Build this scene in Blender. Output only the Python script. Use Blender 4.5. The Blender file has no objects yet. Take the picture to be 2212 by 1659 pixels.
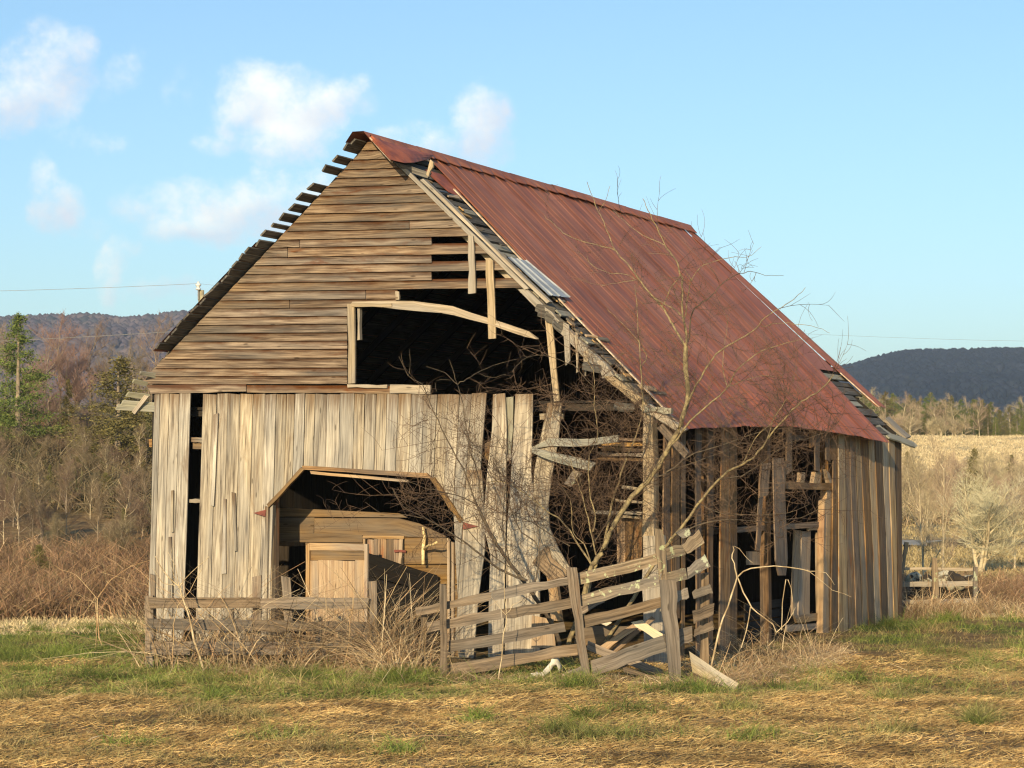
import bpy, math, random
import numpy as np
from mathutils import Vector
random.seed(7); rng = np.random.default_rng(7)
S = bpy.context.scene
COL = S.collection
R = math.radians
# ------------------------------------------------------------------ camera
FPX = 5000.0                      # focal length in units of a 2212-wide frame
CAMZ = 2.7
PITCH = math.atan(227.5 / FPX)
cam = bpy.data.cameras.new("camera"); camo = bpy.data.objects.new("camera", cam); COL.objects.link(camo)
cam.sensor_width = 36; cam.lens = FPX / 2212 * 36; cam.clip_start = 0.1; cam.clip_end = 20000
camo.location = (0, 0, CAMZ); camo.rotation_euler = (R(90) + PITCH, 0, 0)
S.camera = camo
S.view_settings.view_transform = 'Standard'; S.view_settings.look = 'None'
S.view_settings.exposure = 0.3; S.view_settings.gamma = 1.0; S.view_settings.use_curve_mapping = False
S.render.engine = 'CYCLES'; S.cycles.use_denoising = True; S.cycles.filter_width = 1.2; S.cycles.sample_clamp_indirect = 0.3; S.cycles.max_bounces = 6; S.cycles.diffuse_bounces = 3
# ------------------------------------------------------------------ sun
SUN_EL, SUN_AZ = 16.0, 195.0       # azimuth clockwise from +Y
sd = Vector((math.sin(R(SUN_AZ)) * math.cos(R(SUN_EL)), math.cos(R(SUN_AZ)) * math.cos(R(SUN_EL)), math.sin(R(SUN_EL))))
sl = bpy.data.lights.new("sun", 'SUN'); sl.energy = 5.0; sl.angle = R(0.5); sl.color = (1.0, 0.78, 0.46)
so = bpy.data.objects.new("sun", sl); COL.objects.link(so); so.rotation_euler = sd.to_track_quat('Z', 'Y').to_euler()
so.location = (-20, -40, 30)


def nd(nt, typ, **kw):
    n = nt.nodes.new(typ)
    for k, v in kw.items():
        if k.startswith('i_'):
            n.inputs[int(k[2:])].default_value = v
        else:
            setattr(n, k, v)
    return n


def mth(nt, op, a, b=None, c=None, clamp=False):
    n = nt.nodes.new('ShaderNodeMath'); n.operation = op; n.use_clamp = clamp
    for i, x in enumerate((a, b, c)):
        if x is None: continue
        if isinstance(x, (int, float)): n.inputs[i].default_value = x
        else: nt.links.new(x, n.inputs[i])
    return n.outputs[0]


def mixc(nt, fac, a, b, mode='MIX'):
    n = nt.nodes.new('ShaderNodeMix'); n.data_type = 'RGBA'; n.blend_type = mode
    for i, x in ((0, fac), (6, a), (7, b)):
        if isinstance(x, (int, float)): n.inputs[i].default_value = x
        elif isinstance(x, tuple): n.inputs[i].default_value = (*x, 1) if len(x) == 3 else x
        else: nt.links.new(x, n.inputs[i])
    return n.outputs[2]


def ramp(nt, fac, stops, interp='LINEAR'):
    n = nt.nodes.new('ShaderNodeValToRGB'); n.color_ramp.interpolation = interp
    while len(n.color_ramp.elements) < len(stops): n.color_ramp.elements.new(0.5)
    for el, (p, c) in zip(n.color_ramp.elements, stops):
        el.position = p; el.color = (*c, 1) if len(c) == 3 else c
    nt.links.new(fac, n.inputs[0]); return n.outputs[0]


def mrange(nt, x, a, b, c, d, smooth=False):
    n = nt.nodes.new('ShaderNodeMapRange'); n.clamp = True
    if smooth: n.interpolation_type = 'SMOOTHSTEP'
    nt.links.new(x, n.inputs[0])
    for i, v in zip((1, 2, 3, 4), (a, b, c, d)): n.inputs[i].default_value = v
    return n.outputs[0]


def noise(nt, vec, scale, detail=3, rough=0.55, dist=0.0, w=None):
    n = nt.nodes.new('ShaderNodeTexNoise'); n.inputs['Scale'].default_value = scale
    n.inputs['Detail'].default_value = detail; n.inputs['Roughness'].default_value = rough
    n.inputs['Distortion'].default_value = dist
    if vec is not None: nt.links.new(vec, n.inputs['Vector'])
    return n.outputs['Fac']


# ------------------------------------------------------------------ world: Nishita sky with cumulus
W = bpy.data.worlds.new("World"); S.world = W; W.use_nodes = True
nt = W.node_tree; nt.nodes.clear()
sky = nd(nt, 'ShaderNodeTexSky', sky_type='NISHITA', sun_disc=False, sun_elevation=R(SUN_EL), sun_rotation=R(SUN_AZ))
sky.air_density = 1.0; sky.dust_density = 0.6; sky.ozone_density = 1.2
skyc = mixc(nt, 1.0, sky.outputs[0], (0.84, 1.07, 1.26), 'MULTIPLY')
tc = nd(nt, 'ShaderNodeTexCoord')
sep = nd(nt, 'ShaderNodeSeparateXYZ'); nt.links.new(tc.outputs['Generated'], sep.inputs[0])
yy = mth(nt, 'MAXIMUM', mth(nt, 'ABSOLUTE', sep.outputs[1]), 0.08)
tx = mth(nt, 'DIVIDE', sep.outputs[0], yy); tz = mth(nt, 'DIVIDE', sep.outputs[2], yy)
warp = nd(nt, 'ShaderNodeTexNoise'); warp.inputs['Scale'].default_value = 26; warp.inputs['Detail'].default_value = 5
warp.inputs['Roughness'].default_value = 0.55
nt.links.new(tc.outputs['Generated'], warp.inputs['Vector'])
wsep = nd(nt, 'ShaderNodeSeparateColor'); nt.links.new(warp.outputs['Color'], wsep.inputs[0])
wx = mth(nt, 'MULTIPLY_ADD', wsep.outputs[0], 0.030, -0.015); wz = mth(nt, 'MULTIPLY_ADD', wsep.outputs[1], 0.024, -0.012)
txw = mth(nt, 'ADD', tx, wx); tzw = mth(nt, 'ADD', tz, wz)
blobs = [(85, 165, 100, 105, .95), (20, 235, 90, 50, .95), (160, 110, 40, 60, .6), (255, 160, 45, 50, .55), (620, 240, 125, 85, 1.05),
         (545, 205, 60, 60, .9), (720, 215, 85, 45, .8), (600, 310, 70, 40, .6), (1050, 265, 62, 85, 1.0), (975, 295, 90, 40, .65),
         (1080, 320, 50, 40, .7), (520, 455, 180, 62, .95), (400, 492, 90, 28, .8), (640, 420, 110, 70, .75), (108, 445, 45, 50, .85),
         (80, 400, 30, 45, .55), (240, 585, 34, 70, .75), (355, 618, 85, 28, .6), (290, 440, 60, 36, .45), (470, 300, 45, 30, .5),
         (215, 305, 90, 30, .4), (410, 175, 40, 40, .35), (870, 300, 60, 25, .4), (170, 480, 50, 25, .35), (260, 530, 40, 30, .4)]
dens = None; shade = None
for (u, v, ru, rv, w) in blobs:
    a = mth(nt, 'DIVIDE', mth(nt, 'SUBTRACT', txw, (u - 1106) / FPX), ru / FPX)
    b = mth(nt, 'DIVIDE', mth(nt, 'SUBTRACT', tzw, (1057 - v) / FPX), rv / FPX)
    d = mth(nt, 'MULTIPLY_ADD', mth(nt, 'ADD', mth(nt, 'MULTIPLY', a, a), mth(nt, 'MULTIPLY', b, b)), -0.46 * w, w)
    dens = d if dens is None else mth(nt, 'MAXIMUM', dens, d)
    sh_ = mth(nt, 'MULTIPLY', mth(nt, 'MAXIMUM', d, 0.0), mth(nt, 'ADD', b, mth(nt, 'MULTIPLY', a, -.35))); shade = sh_ if shade is None else mth(nt, 'ADD', shade, sh_)
# the same kind of scattered cloud goes on outside the view, to the left and overhead
far = noise(nt, tc.outputs['Generated'], 5.0, 5, .6)
farm = mrange(nt, tx, -0.24, -0.34, 0.0, 1.0)
farm = mth(nt, 'MAXIMUM', farm, mrange(nt, sep.outputs[1], 0.5, 0.2, 0.0, 1.0))
dens = mth(nt, 'MAXIMUM', dens, mth(nt, 'MULTIPLY', mrange(nt, far, 0.5, 0.75, 0, 1), farm))
front = mrange(nt, sep.outputs[1], 0.0, 0.25, 0.0, 1.0)
n1 = noise(nt, tc.outputs['Generated'], 60, 7, .62)
n2 = noise(nt, tc.outputs['Generated'], 22, 4, .5)
cov = mth(nt, 'ADD', dens, mth(nt, 'MULTIPLY_ADD', n1, 2.1, -1.10))
cov = mrange(nt, cov, 0.0, 1.25, 0.0, 0.90, True)
cov = mth(nt, 'MULTIPLY', cov, mrange(nt, dens, 0.02, 0.3, 0, 1))
cov = mth(nt, 'MULTIPLY', cov, mrange(nt, sep.outputs[2], 0.0, 0.02, 0, 1))
ccol = mixc(nt, mrange(nt, mth(nt, 'ADD', shade, mth(nt, 'MULTIPLY_ADD', n2, 3.4, -1.7)), -0.6, 0.5, 0, 1), (6.3, 6.6, 7.3), (9.1, 9.0, 8.4))
skyf = mixc(nt, cov, skyc, ccol)
bg = nd(nt, 'ShaderNodeBackground'); bg.inputs[1].default_value = 0.115
nt.links.new(skyf, bg.inputs[0]); wo = nd(nt, 'ShaderNodeOutputWorld'); nt.links.new(bg.outputs[0], wo.inputs[0])

# ------------------------------------------------------------------ measuring planes
V = np.array
CAM = V([0, 0, CAMZ]); FW = V([0, math.cos(PITCH), math.sin(PITCH)]); UP = V([0, -math.sin(PITCH), math.cos(PITCH)]); RT = V([1., 0, 0])


def hit(u, v, q, n):
    d = FW + RT * (u - 1106) / FPX + UP * (829.5 - v) / FPX
    return CAM + d * (np.dot(q - CAM, n) / np.dot(d, n))


TH = math.atan(2364 / (FPX / math.cos(PITCH)))
SV = V([math.sin(TH), math.cos(TH), 0.]); EV = V([math.cos(TH), -math.sin(TH), 0.]); ZV = V([0, 0, 1.])
GP = lambda u, v: hit(u, v, V([0, 0, 0.]), ZV)
C0 = GP(1425, 1452)
FP = lambda u, v, o=0.0: hit(u, v, C0 - SV * o, SV)              # gable wall, o metres in front of it
SP = lambda u, v, o=0.0: hit(u, v, C0 + EV * o, EV)              # long side wall
DP = lambda u, v, y: hit(u, v, V([0, y, 0.]), V([0, 1., 0]))     # a plane across the view y metres away
R0 = FP(800, 306)
NR = np.cross(SV, FP(1420, 895) - R0); NR = NR / np.linalg.norm(NR); NR = NR * np.sign(NR[2])
NL = np.cross(SV, FP(318, 813) - R0); NL = NL / np.linalg.norm(NL); NL = NL * np.sign(NL[2])
RP = lambda u, v, o=0.0: hit(u, v, R0 + NR * o, NR)
LP = lambda u, v, o=0.0: hit(u, v, R0 + NL * o, NL)
B = lambda a, t, z: C0 - EV * a + SV * t + ZV * z                 # barn coordinates
A_R, Z_R = 4.9, 8.2
DR = FP(1420, 895) - R0; SLR = (DR[2]) / np.dot(DR, EV)            # z per metre along +e on the right slope
DL = FP(318, 813) - R0; SLL = (DL[2]) / np.dot(DL, -EV)
RS = lambda a, t, o=0.0: B(a, t, Z_R + (A_R - a) * SLR) + NR * o  # on the right slope
LS = lambda a, t, o=0.0: B(a, t, Z_R + (a - A_R) * SLL) + NL * o


# ------------------------------------------------------------------ scene helpers
def tag(o, label=None, cat=None, group=None, kind=None):
    if label: o['label'] = label
    if cat: o['category'] = cat
    if group: o['group'] = group
    if kind: o['kind'] = kind
    return o


def empty(name, loc, label=None, cat=None, group=None):
    o = bpy.data.objects.new(name, None); COL.objects.link(o); o.location = [float(x) for x in loc]; o.empty_display_size = 0.3
    return tag(o, label, cat, group)


def link(name, me, mat, parent=None):
    if mat is not None and not me.materials: me.materials.append(mat)
    o = bpy.data.objects.new(name, me); COL.objects.link(o)
    if parent is not None:
        o.parent = parent
        L = V([0, 0, 0.]); p = parent
        while p is not None: L = L + V(p.location); p = p.parent
        o.location = [-float(x) for x in L]
    return o


class MB:
    def __init__(s): s.v = []; s.f = []; s.uv = []
    def plank(s, A, Bp, n, th=0.025, jit=0.0, warp=0.0, ends=0.0):
        """A, Bp: the two edge polylines (lists of points, equal length); n: outward normal; th: thickness"""
        n = V(n) / np.linalg.norm(n); k0 = len(s.v); m = len(A); L = 0.0
        w0 = random.random() * 3
        ln = max(np.linalg.norm(V(A[-1]) - V(A[0])), 1e-6); du = (V(A[-1]) - V(A[0])) / ln
        for i in range(m):
            a, b = V(A[i]), V(Bp[i]); w = b - a; wl = np.linalg.norm(w) + 1e-9
            if i: L += np.linalg.norm((a + b) / 2 - pm)
            pm = (a + b) / 2
            ja, jb = random.gauss(0, jit), random.gauss(0, jit)
            a = a + w / wl * ja; b = b + w / wl * jb
            wp = n * (math.sin(w0 + i * 1.3) * warp)
            if i in (0, m - 1):
                a = a + du * random.uniform(-ends, ends); b = b + du * random.uniform(-ends, ends)
            a = a + wp; b = b + wp
            s.v += [a, b, b - n * th, a - n * th]
            s.uv += [(0, L), (wl, L), (wl + th, L), (-th, L)]
        for i in range(m - 1):
            q = k0 + i * 4
            for (x, y) in ((0, 1), (1, 2), (2, 3), (3, 0)): s.f.append((q + x, q + y, q + 4 + y, q + 4 + x))
        s.f.append((k0, k0 + 3, k0 + 2, k0 + 1)); q = k0 + (m - 1) * 4; s.f.append((q, q + 1, q + 2, q + 3))
        return s
    def quad(s, a0, a1, b0, b1, n, th=0.025, seg=4, jit=0.004, warp=0.004, ends=0.01):
        """a0,a1 = the two corners of the first end; b0,b1 = those of the second"""
        a0, a1, b0, b1 = map(V, (a0, a1, b0, b1))
        T = [i / seg for i in range(seg + 1)]
        return s.plank([a0 + (b0 - a0) * t for t in T], [a1 + (b1 - a1) * t for t in T], n, th, jit, warp, ends)
    def tube(s, pts, rad, sides=5, cap=True):
        pts = [V(p) for p in pts]; k0 = len(s.v); m = len(pts); L = 0
        for i, p in enumerate(pts):
            d = pts[min(i + 1, m - 1)] - pts[max(i - 1, 0)]; d = d / (np.linalg.norm(d) + 1e-9)
            x = np.cross(d, V([0.3, 0.1, 1.0]) if abs(d[2]) < .9 else V([1., 0, 0])); x = x / (np.linalg.norm(x) + 1e-9); y = np.cross(d, x)
            if i: L += np.linalg.norm(p - pts[i - 1])
            r = rad[i] if hasattr(rad, '__len__') else rad
            for j in range(sides):
                t = 2 * math.pi * j / sides; s.v.append(p + (x * math.cos(t) + y * math.sin(t)) * r); s.uv.append((j / sides * .3, L))
        for i in range(m - 1):
            for j in range(sides):
                a = k0 + i * sides + j; b = k0 + i * sides + (j + 1) % sides; s.f.append((a, b, b + sides, a + sides))
        if cap: s.f.append(tuple(k0 + j for j in range(sides))[::-1]); s.f.append(tuple(k0 + (m - 1) * sides + j for j in range(sides)))
        return s
    def mesh(s, name, smooth=False):
        me = bpy.data.meshes.new(name); me.from_pydata([tuple(map(float, v)) for v in s.v], [], s.f)
        uv = me.uv_layers.new(name='UVMap'); idx = np.empty(len(me.loops), np.int32); me.loops.foreach_get('vertex_index', idx)
        uv.data.foreach_set('uv', V(s.uv, dtype=np.float32)[idx].ravel())
        if smooth: me.polygons.foreach_set('use_smooth', [True] * len(me.polygons))
        me.update(); return me
    def build(s, name, mat, parent=None, smooth=False, **kw):
        o = link(name, s.mesh(name, smooth), mat, parent); return tag(o, **kw) if kw else o


def np_mesh(name, verts, quads, attr=None):
    me = bpy.data.meshes.new(name); nv = len(verts); nf = len(quads); k = quads.shape[1]
    me.vertices.add(nv); me.vertices.foreach_set('co', verts.astype(np.float32).ravel())
    me.loops.add(nf * k); me.loops.foreach_set('vertex_index', quads.astype(np.int32).ravel())
    me.polygons.add(nf); me.polygons.foreach_set('loop_start', np.arange(0, nf * k, k, dtype=np.int32))
    me.polygons.foreach_set('loop_total', np.full(nf, k, dtype=np.int32))
    if attr:
        for an, av in attr.items():
            at = me.attributes.new(an, 'FLOAT', 'POINT'); at.data.foreach_set('value', av.astype(np.float32))
    me.update(calc_edges=True); me.validate(); return me


def ribbons(base, dirs, length, width, bend, seg=2, green=None, tip=0.25):
    """thin curved blades; base, dirs, bend (N,3); length, width (N,)"""
    N = len(base); rnd = rng.normal(size=(N, 3)); side = np.cross(dirs, rnd); side /= np.linalg.norm(side, axis=1)[:, None] + 1e-9
    vs = []
    for i in range(seg + 1):
        t = i / seg; c = base + dirs * (length * t)[:, None] + bend * (length * t * t)[:, None]
        w = (width * (1 - (1 - tip) * t) * .5)[:, None] * side
        vs += [c - w, c + w]
    vv = np.stack(vs, 1).reshape(-1, 3); k = 2 * (seg + 1); o = (np.arange(N) * k)[:, None]
    fs = np.concatenate([o + V([[2 * i, 2 * i + 1, 2 * i + 3, 2 * i + 2]]) for i in range(seg)], 0)
    at = {'green': np.repeat(green, k)} if green is not None else None
    return vv, fs, at


# smooth 2-D value noise in numpy
_G = rng.random((256, 256))
def vnoise(x, y, sc):
    x = np.asarray(x) / sc + 31.7; y = np.asarray(y) / sc + 17.3; xi = np.floor(x).astype(int); yi = np.floor(y).astype(int); fx = x - xi; fy = y - yi
    fx = fx * fx * (3 - 2 * fx); fy = fy * fy * (3 - 2 * fy); g = lambda a, b: _G[a % 256, b % 256]
    return (g(xi, yi) * (1 - fx) + g(xi + 1, yi) * fx) * (1 - fy) + (g(xi, yi + 1) * (1 - fx) + g(xi + 1, yi + 1) * fx) * fy
def fbm(x, y, sc, o=4):
    s = 0; a = .5
    for i in range(o): s = s + a * vnoise(np.asarray(x) + i * 7.1, np.asarray(y) - i * 3.3, sc / 2 ** i); a *= .5
    return s / (1 - .5 ** o)
sstep = lambda x, a, b: np.clip((x - a) / (b - a), 0, 1) ** 2 * (3 - 2 * np.clip((x - a) / (b - a), 0, 1))


# ------------------------------------------------------------------ materials
def mat(name):
    m = bpy.data.materials.new(name); m.use_nodes = True; nt = m.node_tree
    return m, nt, nt.nodes['Principled BSDF']


def wood(name, dark, mid, light, stain=(0.16, 0.07, 0.03), stain_amt=0.3, var=0.25, bump=0.35, lichen=0.0, sx=34.0, xst=0.0, yst=0.0):
    m, nt, b = mat(name)
    tc = nd(nt, 'ShaderNodeTexCoord'); oi = nd(nt, 'ShaderNodeObjectInfo')
    off = nd(nt, 'ShaderNodeVectorMath', operation='SCALE'); off.inputs[0].default_value = (17, 29, 0)
    nt.links.new(oi.outputs['Random'], off.inputs['Scale'])
    ad = nd(nt, 'ShaderNodeVectorMath', operation='ADD'); nt.links.new(tc.outputs['UV'], ad.inputs[0]); nt.links.new(off.outputs[0], ad.inputs[1])
    def stretched(x, y):
        mp = nd(nt, 'ShaderNodeVectorMath', operation='MULTIPLY'); mp.inputs[1].default_value = (x, y, 1)
        nt.links.new(ad.outputs[0], mp.inputs[0]); return mp.outputs[0]
    g1 = noise(nt, stretched(sx, 1.1), 1.0, 4, .6, .3); g2 = noise(nt, stretched(sx * 3.1, 2.5), 1.0, 2, .5)
    g3 = noise(nt, stretched(6.0, 0.9), 1.0, 4, .6, .6)
    f = mth(nt, 'ADD', mth(nt, 'MULTIPLY', g1, .55), mth(nt, 'ADD', mth(nt, 'MULTIPLY', g2, .2), mth(nt, 'MULTIPLY', g3, .25)))
    c = ramp(nt, f, [(0.36, dark), (0.455, mid), (0.53, tuple((a + b_) / 2 for a, b_ in zip(mid, light))), (0.61, light)])
    suv = nd(nt, 'ShaderNodeSeparateXYZ'); nt.links.new(tc.outputs['UV'], suv.inputs[0])
    ck = noise(nt, stretched(sx * 2.2, .28), 1.0, 2, .5)
    c = mixc(nt, mrange(nt, ck, .64, .70, 0, .8), c, tuple(x * .25 for x in mid))
    sv = noise(nt, stretched(2.2, .45), 1.0, 3, .6)
    gy = sum(mid) / 3
    c = mixc(nt, mrange(nt, sv, .42, .62, 0, .55), c, mixc(nt, f, (gy * .45, gy * .44, gy * .43), (gy * 1.75, gy * 1.68, gy * 1.55)))
    # knots
    vo = nd(nt, 'ShaderNodeTexVoronoi'); vo.inputs['Scale'].default_value = 1.0; nt.links.new(stretched(6.5, 1.9), vo.inputs['Vector'])
    kn = mrange(nt, vo.outputs['Distance'], 0.05, 0.13, 0.75, 0.0, True)
    c = mixc(nt, kn, c, tuple(x * .35 for x in mid))
    # rusty brown weather stains with a shape of their own
    st = noise(nt, stretched(3.0, 0.8), 1.0, 5, .65, .8)
    c = mixc(nt, mrange(nt, st, 0.56, 0.74, 0.0, min(1, stain_amt * 2.2), True), c, stain)
    if xst:      # run-off stain under the board above; also paints the lap shadow line
        e_ = mth(nt, 'ADD', suv.outputs[0], mth(nt, 'MULTIPLY_ADD', noise(nt, stretched(4, 1.3), 1.0, 4, .6), .22, -.11))
        c = mixc(nt, mrange(nt, e_, .015, .095, xst, 0.0), c, tuple(x * .55 for x in stain))
    if yst:
        e_ = mth(nt, 'ADD', suv.outputs[1], mth(nt, 'MULTIPLY_ADD', noise(nt, stretched(26, .5), 1.0, 3, .6), 1.1, -.55))
        c = mixc(nt, mrange(nt, e_, .0, .30, yst, 0.0), c, tuple(x * .8 for x in stain))
    if lichen:
        li = noise(nt, tc.outputs['Object'], 9.0, 4, .6)
        c = mixc(nt, mrange(nt, li, 0.62 - .1 * lichen, 0.68 - .1 * lichen, 0, .85, True), c, (.42, .45, .28))
    v = mrange(nt, oi.outputs['Random'], 0, 1, 1 - var, 1 + var)
    vc = nd(nt, 'ShaderNodeHueSaturation'); nt.links.new(c, vc.inputs['Color']); nt.links.new(v, vc.inputs['Value'])
    hr = mth(nt, 'FRACT', mth(nt, 'MULTIPLY', oi.outputs['Random'], 13.7))
    nt.links.new(mrange(nt, hr, 0, 1, .75, 1.2), vc.inputs['Saturation'])
    nt.links.new(vc.outputs[0], b.inputs['Base Color']); b.inputs['Roughness'].default_value = .92
    b.inputs['Specular IOR Level'].default_value = 0.2
    bp = nd(nt, 'ShaderNodeBump'); bp.inputs['Strength'].default_value = bump; bp.inputs['Distance'].default_value = 0.012
    nt.links.new(f, bp.inputs['Height']); nt.links.new(bp.outputs[0], b.inputs['Normal'])
    return m


M = {}
M['clap'] = wood('weathered_clapboard', (.034, .022, .015), (.122, .083, .056), (.33, .245, .168), (.12, .044, .016), .7, .24, xst=.92)
M['vert'] = wood('grey_plank', (.06, .047, .036), (.265, .222, .172), (.56, .49, .38), (.16, .095, .05), .28, .2, sx=28, yst=.75)
M['side'] = wood('brown_plank', (.10, .062, .035), (.17, .10, .05), (.38, .24, .125), (.24, .085, .025), .55, .3)
M['warm'] = wood('sunburnt_plank', (.09, .058, .034), (.31, .215, .125), (.58, .43, .26), (.26, .11, .04), .35, .22)
M['sided'] = wood('dark_brown_plank', (.05, .028, .015), (.16, .095, .05), (.32, .20, .11), (.16, .06, .022), .5, .3)
M['beam'] = wood('pale_timber', (.16, .12, .08), (.30, .235, .155), (.49, .395, .28), (.2, .1, .05), .15, .12)
M['dark'] = wood('blackened_batten', (.03, .026, .022), (.085, .075, .065), (.21, .19, .16), (.05, .03, .02), .3, .3)
M['inner'] = wood('tan_interior_board', (.085, .045, .017), (.175, .10, .036), (.26, .16, .062), (.13, .05, .015), .35, .14)
M['ply'] = wood('tan_panel_wood', (.18, .10, .045), (.36, .225, .11), (.50, .34, .18), (.26, .11, .04), .3, .1)
M['inside'] = wood('soot_dark_board', (.012, .01, .008), (.028, .022, .018), (.05, .04, .03), (.02, .012, .008), .3, .2)  # near-black wood colour also carries the dimness of the barn interior
M['fence'] = wood('fence_wood', (.05, .036, .026), (.155, .115, .08), (.31, .235, .165), (.15, .08, .04), .25, .24, .5)
M['fencel'] = wood('lichened_fence_wood', (.055, .042, .03), (.17, .13, .09), (.34, .265, .185), (.18, .10, .05), .15, .15, .5, lichen=.35)
M['bright'] = wood('bright_broken_board', (.3, .22, .12), (.58, .46, .27), (.75, .63, .42), (.3, .2, .1), .1, .1)
M['black'] = wood('tarred_board', (.004, .003, .003), (.009, .007, .006), (.016, .013, .010), (.01, .006, .004), .2, .2)  # near-black colour painted for the box's cast shadow
M['wavy'] = wood('grey_green_board', (.12, .11, .08), (.25, .24, .18), (.38, .36, .27), (.15, .1, .05), .2, .1)


def simple(name, col, rough=.85, col2=None, sc=8.0, spec=.2, metal=0.0, bump=0.0, obj_var=0.0, coord='Object', lo=.4, hi=.6):
    m, nt, b = mat(name); tc = nd(nt, 'ShaderNodeTexCoord')
    f = noise(nt, tc.outputs[coord], sc, 5, .6)
    c = mixc(nt, mrange(nt, f, lo, hi, 0, 1), col, col2 or tuple(x * .7 for x in col))
    if obj_var:
        oi = nd(nt, 'ShaderNodeObjectInfo'); hs = nd(nt, 'ShaderNodeHueSaturation'); nt.links.new(c, hs.inputs['Color'])
        nt.links.new(mrange(nt, oi.outputs['Random'], 0, 1, 1 - obj_var, 1 + obj_var), hs.inputs['Value'])
        nt.links.new(mrange(nt, mth(nt, 'FRACT', mth(nt, 'MULTIPLY', oi.outputs['Random'], 7.7)), 0, 1, .485, .515), hs.inputs['Hue'])
        c = hs.outputs[0]
    nt.links.new(c, b.inputs['Base Color']); b.inputs['Roughness'].default_value = rough; b.inputs['Specular IOR Level'].default_value = spec
    b.inputs['Metallic'].default_value = metal
    if bump:
        bp = nd(nt, 'ShaderNodeBump'); bp.inputs['Strength'].default_value = bump; bp.inputs['Distance'].default_value = .02
        nt.links.new(f, bp.inputs['Height']); nt.links.new(bp.outputs[0], b.inputs['Normal'])
    return m


def rust_roof():
    m, nt, b = mat('rusted_red_tin'); tc = nd(nt, 'ShaderNodeTexCoord'); oi = nd(nt, 'ShaderNodeObjectInfo')
    sp = nd(nt, 'ShaderNodeSeparateXYZ'); nt.links.new(tc.outputs['UV'], sp.inputs[0])   # x: across, y: down the slope (m)
    def st(x, y):
        mp = nd(nt, 'ShaderNodeVectorMath', operation='MULTIPLY'); mp.inputs[1].default_value = (x, y, 1)
        nt.links.new(tc.outputs['UV'], mp.inputs[0]); return mp.outputs[0]
    f1 = noise(nt, st(1.5, .35), 1.0, 5, .62); f2 = noise(nt, st(9, 1.2), 1.0, 4, .6); f3 = noise(nt, st(.35, .3), 1.0, 3, .5)
    c = ramp(nt, mth(nt, 'ADD', mth(nt, 'MULTIPLY', f1, .6), mth(nt, 'MULTIPLY', f2, .4)),
             [(.34, (.18, .058, .030)), (.46, (.275, .098, .052)), (.56, (.335, .132, .076)), (.66, (.40, .185, .115))])
    orange = mth(nt, 'ADD', mrange(nt, sp.outputs[1], 3.6, 6.0, 0, .55), mrange(nt, mth(nt, 'FRACT', mth(nt, 'MULTIPLY', oi.outputs['Random'], 5.3)), .75, 1, 0, .5))
    orange = mth(nt, 'ADD', orange, mrange(nt, sp.outputs[0], 12.3, 12.9, 0, .55))
    orange = mth(nt, 'MULTIPLY', orange, mrange(nt, f3, .35, .6, .35, 1), None, True)
    c = mixc(nt, orange, c, (.37, .105, .045))
    c = mixc(nt, 1.0, c, ramp(nt, noise(nt, st(.8, .9), 1.0, 5, .7), [(.35, (.84, .83, .82)), (.6, (1.08, 1.08, 1.08))]), 'MULTIPLY')
    hs = nd(nt, 'ShaderNodeHueSaturation'); nt.links.new(c, hs.inputs['Color']); nt.links.new(mrange(nt, oi.outputs['Random'], 0, 1, .88, 1.12), hs.inputs['Value'])
    nt.links.new(hs.outputs[0], b.inputs['Base Color'])
    b.inputs['Roughness'].default_value = .62; b.inputs['Specular IOR Level'].default_value = .35
    bp = nd(nt, 'ShaderNodeBump'); bp.inputs['Strength'].default_value = .25; bp.inputs['Distance'].default_value = .01
    nt.links.new(f2, bp.inputs['Height']); nt.links.new(bp.outputs[0], b.inputs['Normal'])
    return m


M['roof'] = rust_roof()
M['rusty'] = simple('rusty_sheet', (.42, .12, .05), .6, (.24, .07, .04), 3.0)
M['hinge'] = simple('rusty_hinge', (.22, .07, .05), .7, (.14, .05, .04), 12)
M['galv'] = simple('galvanised_tin', (.50, .51, .50), .5, (.33, .35, .36), 4.0, .5, .25)
M['edge'] = simple('bleached_metal_edge', (.62, .50, .38), .6, (.4, .28, .18), 9)
M['bark'] = simple('yellow_grey_bark', (.33, .265, .14), .85, (.15, .115, .07), 14, bump=.4)
M['barkd'] = simple('dark_bark', (.135, .105, .07), .9, (.07, .055, .045), 12, bump=.3)
M['twig'] = simple('red_brown_twig', (.14, .09, .058), .8, (.06, .04, .03), 2.5)
M['cloth'] = simple('dirty_white_cloth', (.68, .64, .54), .9, (.42, .40, .35), 7)
M['stone'] = simple('tan_fieldstone', (.42, .33, .2), .9, (.22, .18, .12), 3, bump=.4)
M['soil'] = simple('dark_earth', (.06, .045, .03), .95, (.03, .022, .015), 4)  # dark colour carries the shade of the hollows under the rocks
M['lstone'] = simple('lichened_rock', (.50, .47, .36), .9, (.05, .04, .03), 3.4, bump=.5, lo=.44, hi=.52)
M['stick'] = simple('peeled_stick', (.82, .66, .36), .7, (.6, .45, .22), 8)
M['pole'] = simple('utility_pole_wood', (.45, .40, .26), .9, (.3, .26, .17), 4)
M['ceramic'] = simple('glazed_insulator', (.75, .75, .72), .25, (.5, .5, .5), 9, .5)
M['wire'] = simple('weathered_wire', (.30, .29, .28), .6)
M['stalk'] = simple('dry_weed_stalk', (.56, .42, .24), .8, (.36, .22, .11), 3.0)
M['stalkp'] = simple('bleached_stalk', (.62, .50, .32), .8, (.32, .23, .13), 6.0)
M['white'] = simple('white_painted_metal', (.72, .74, .76), .5, (.55, .56, .58), 1.0)
M['glassd'] = simple('dark_window_pane', (.03, .035, .04), .15, (.02, .02, .03), 1.0, .5)
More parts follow.
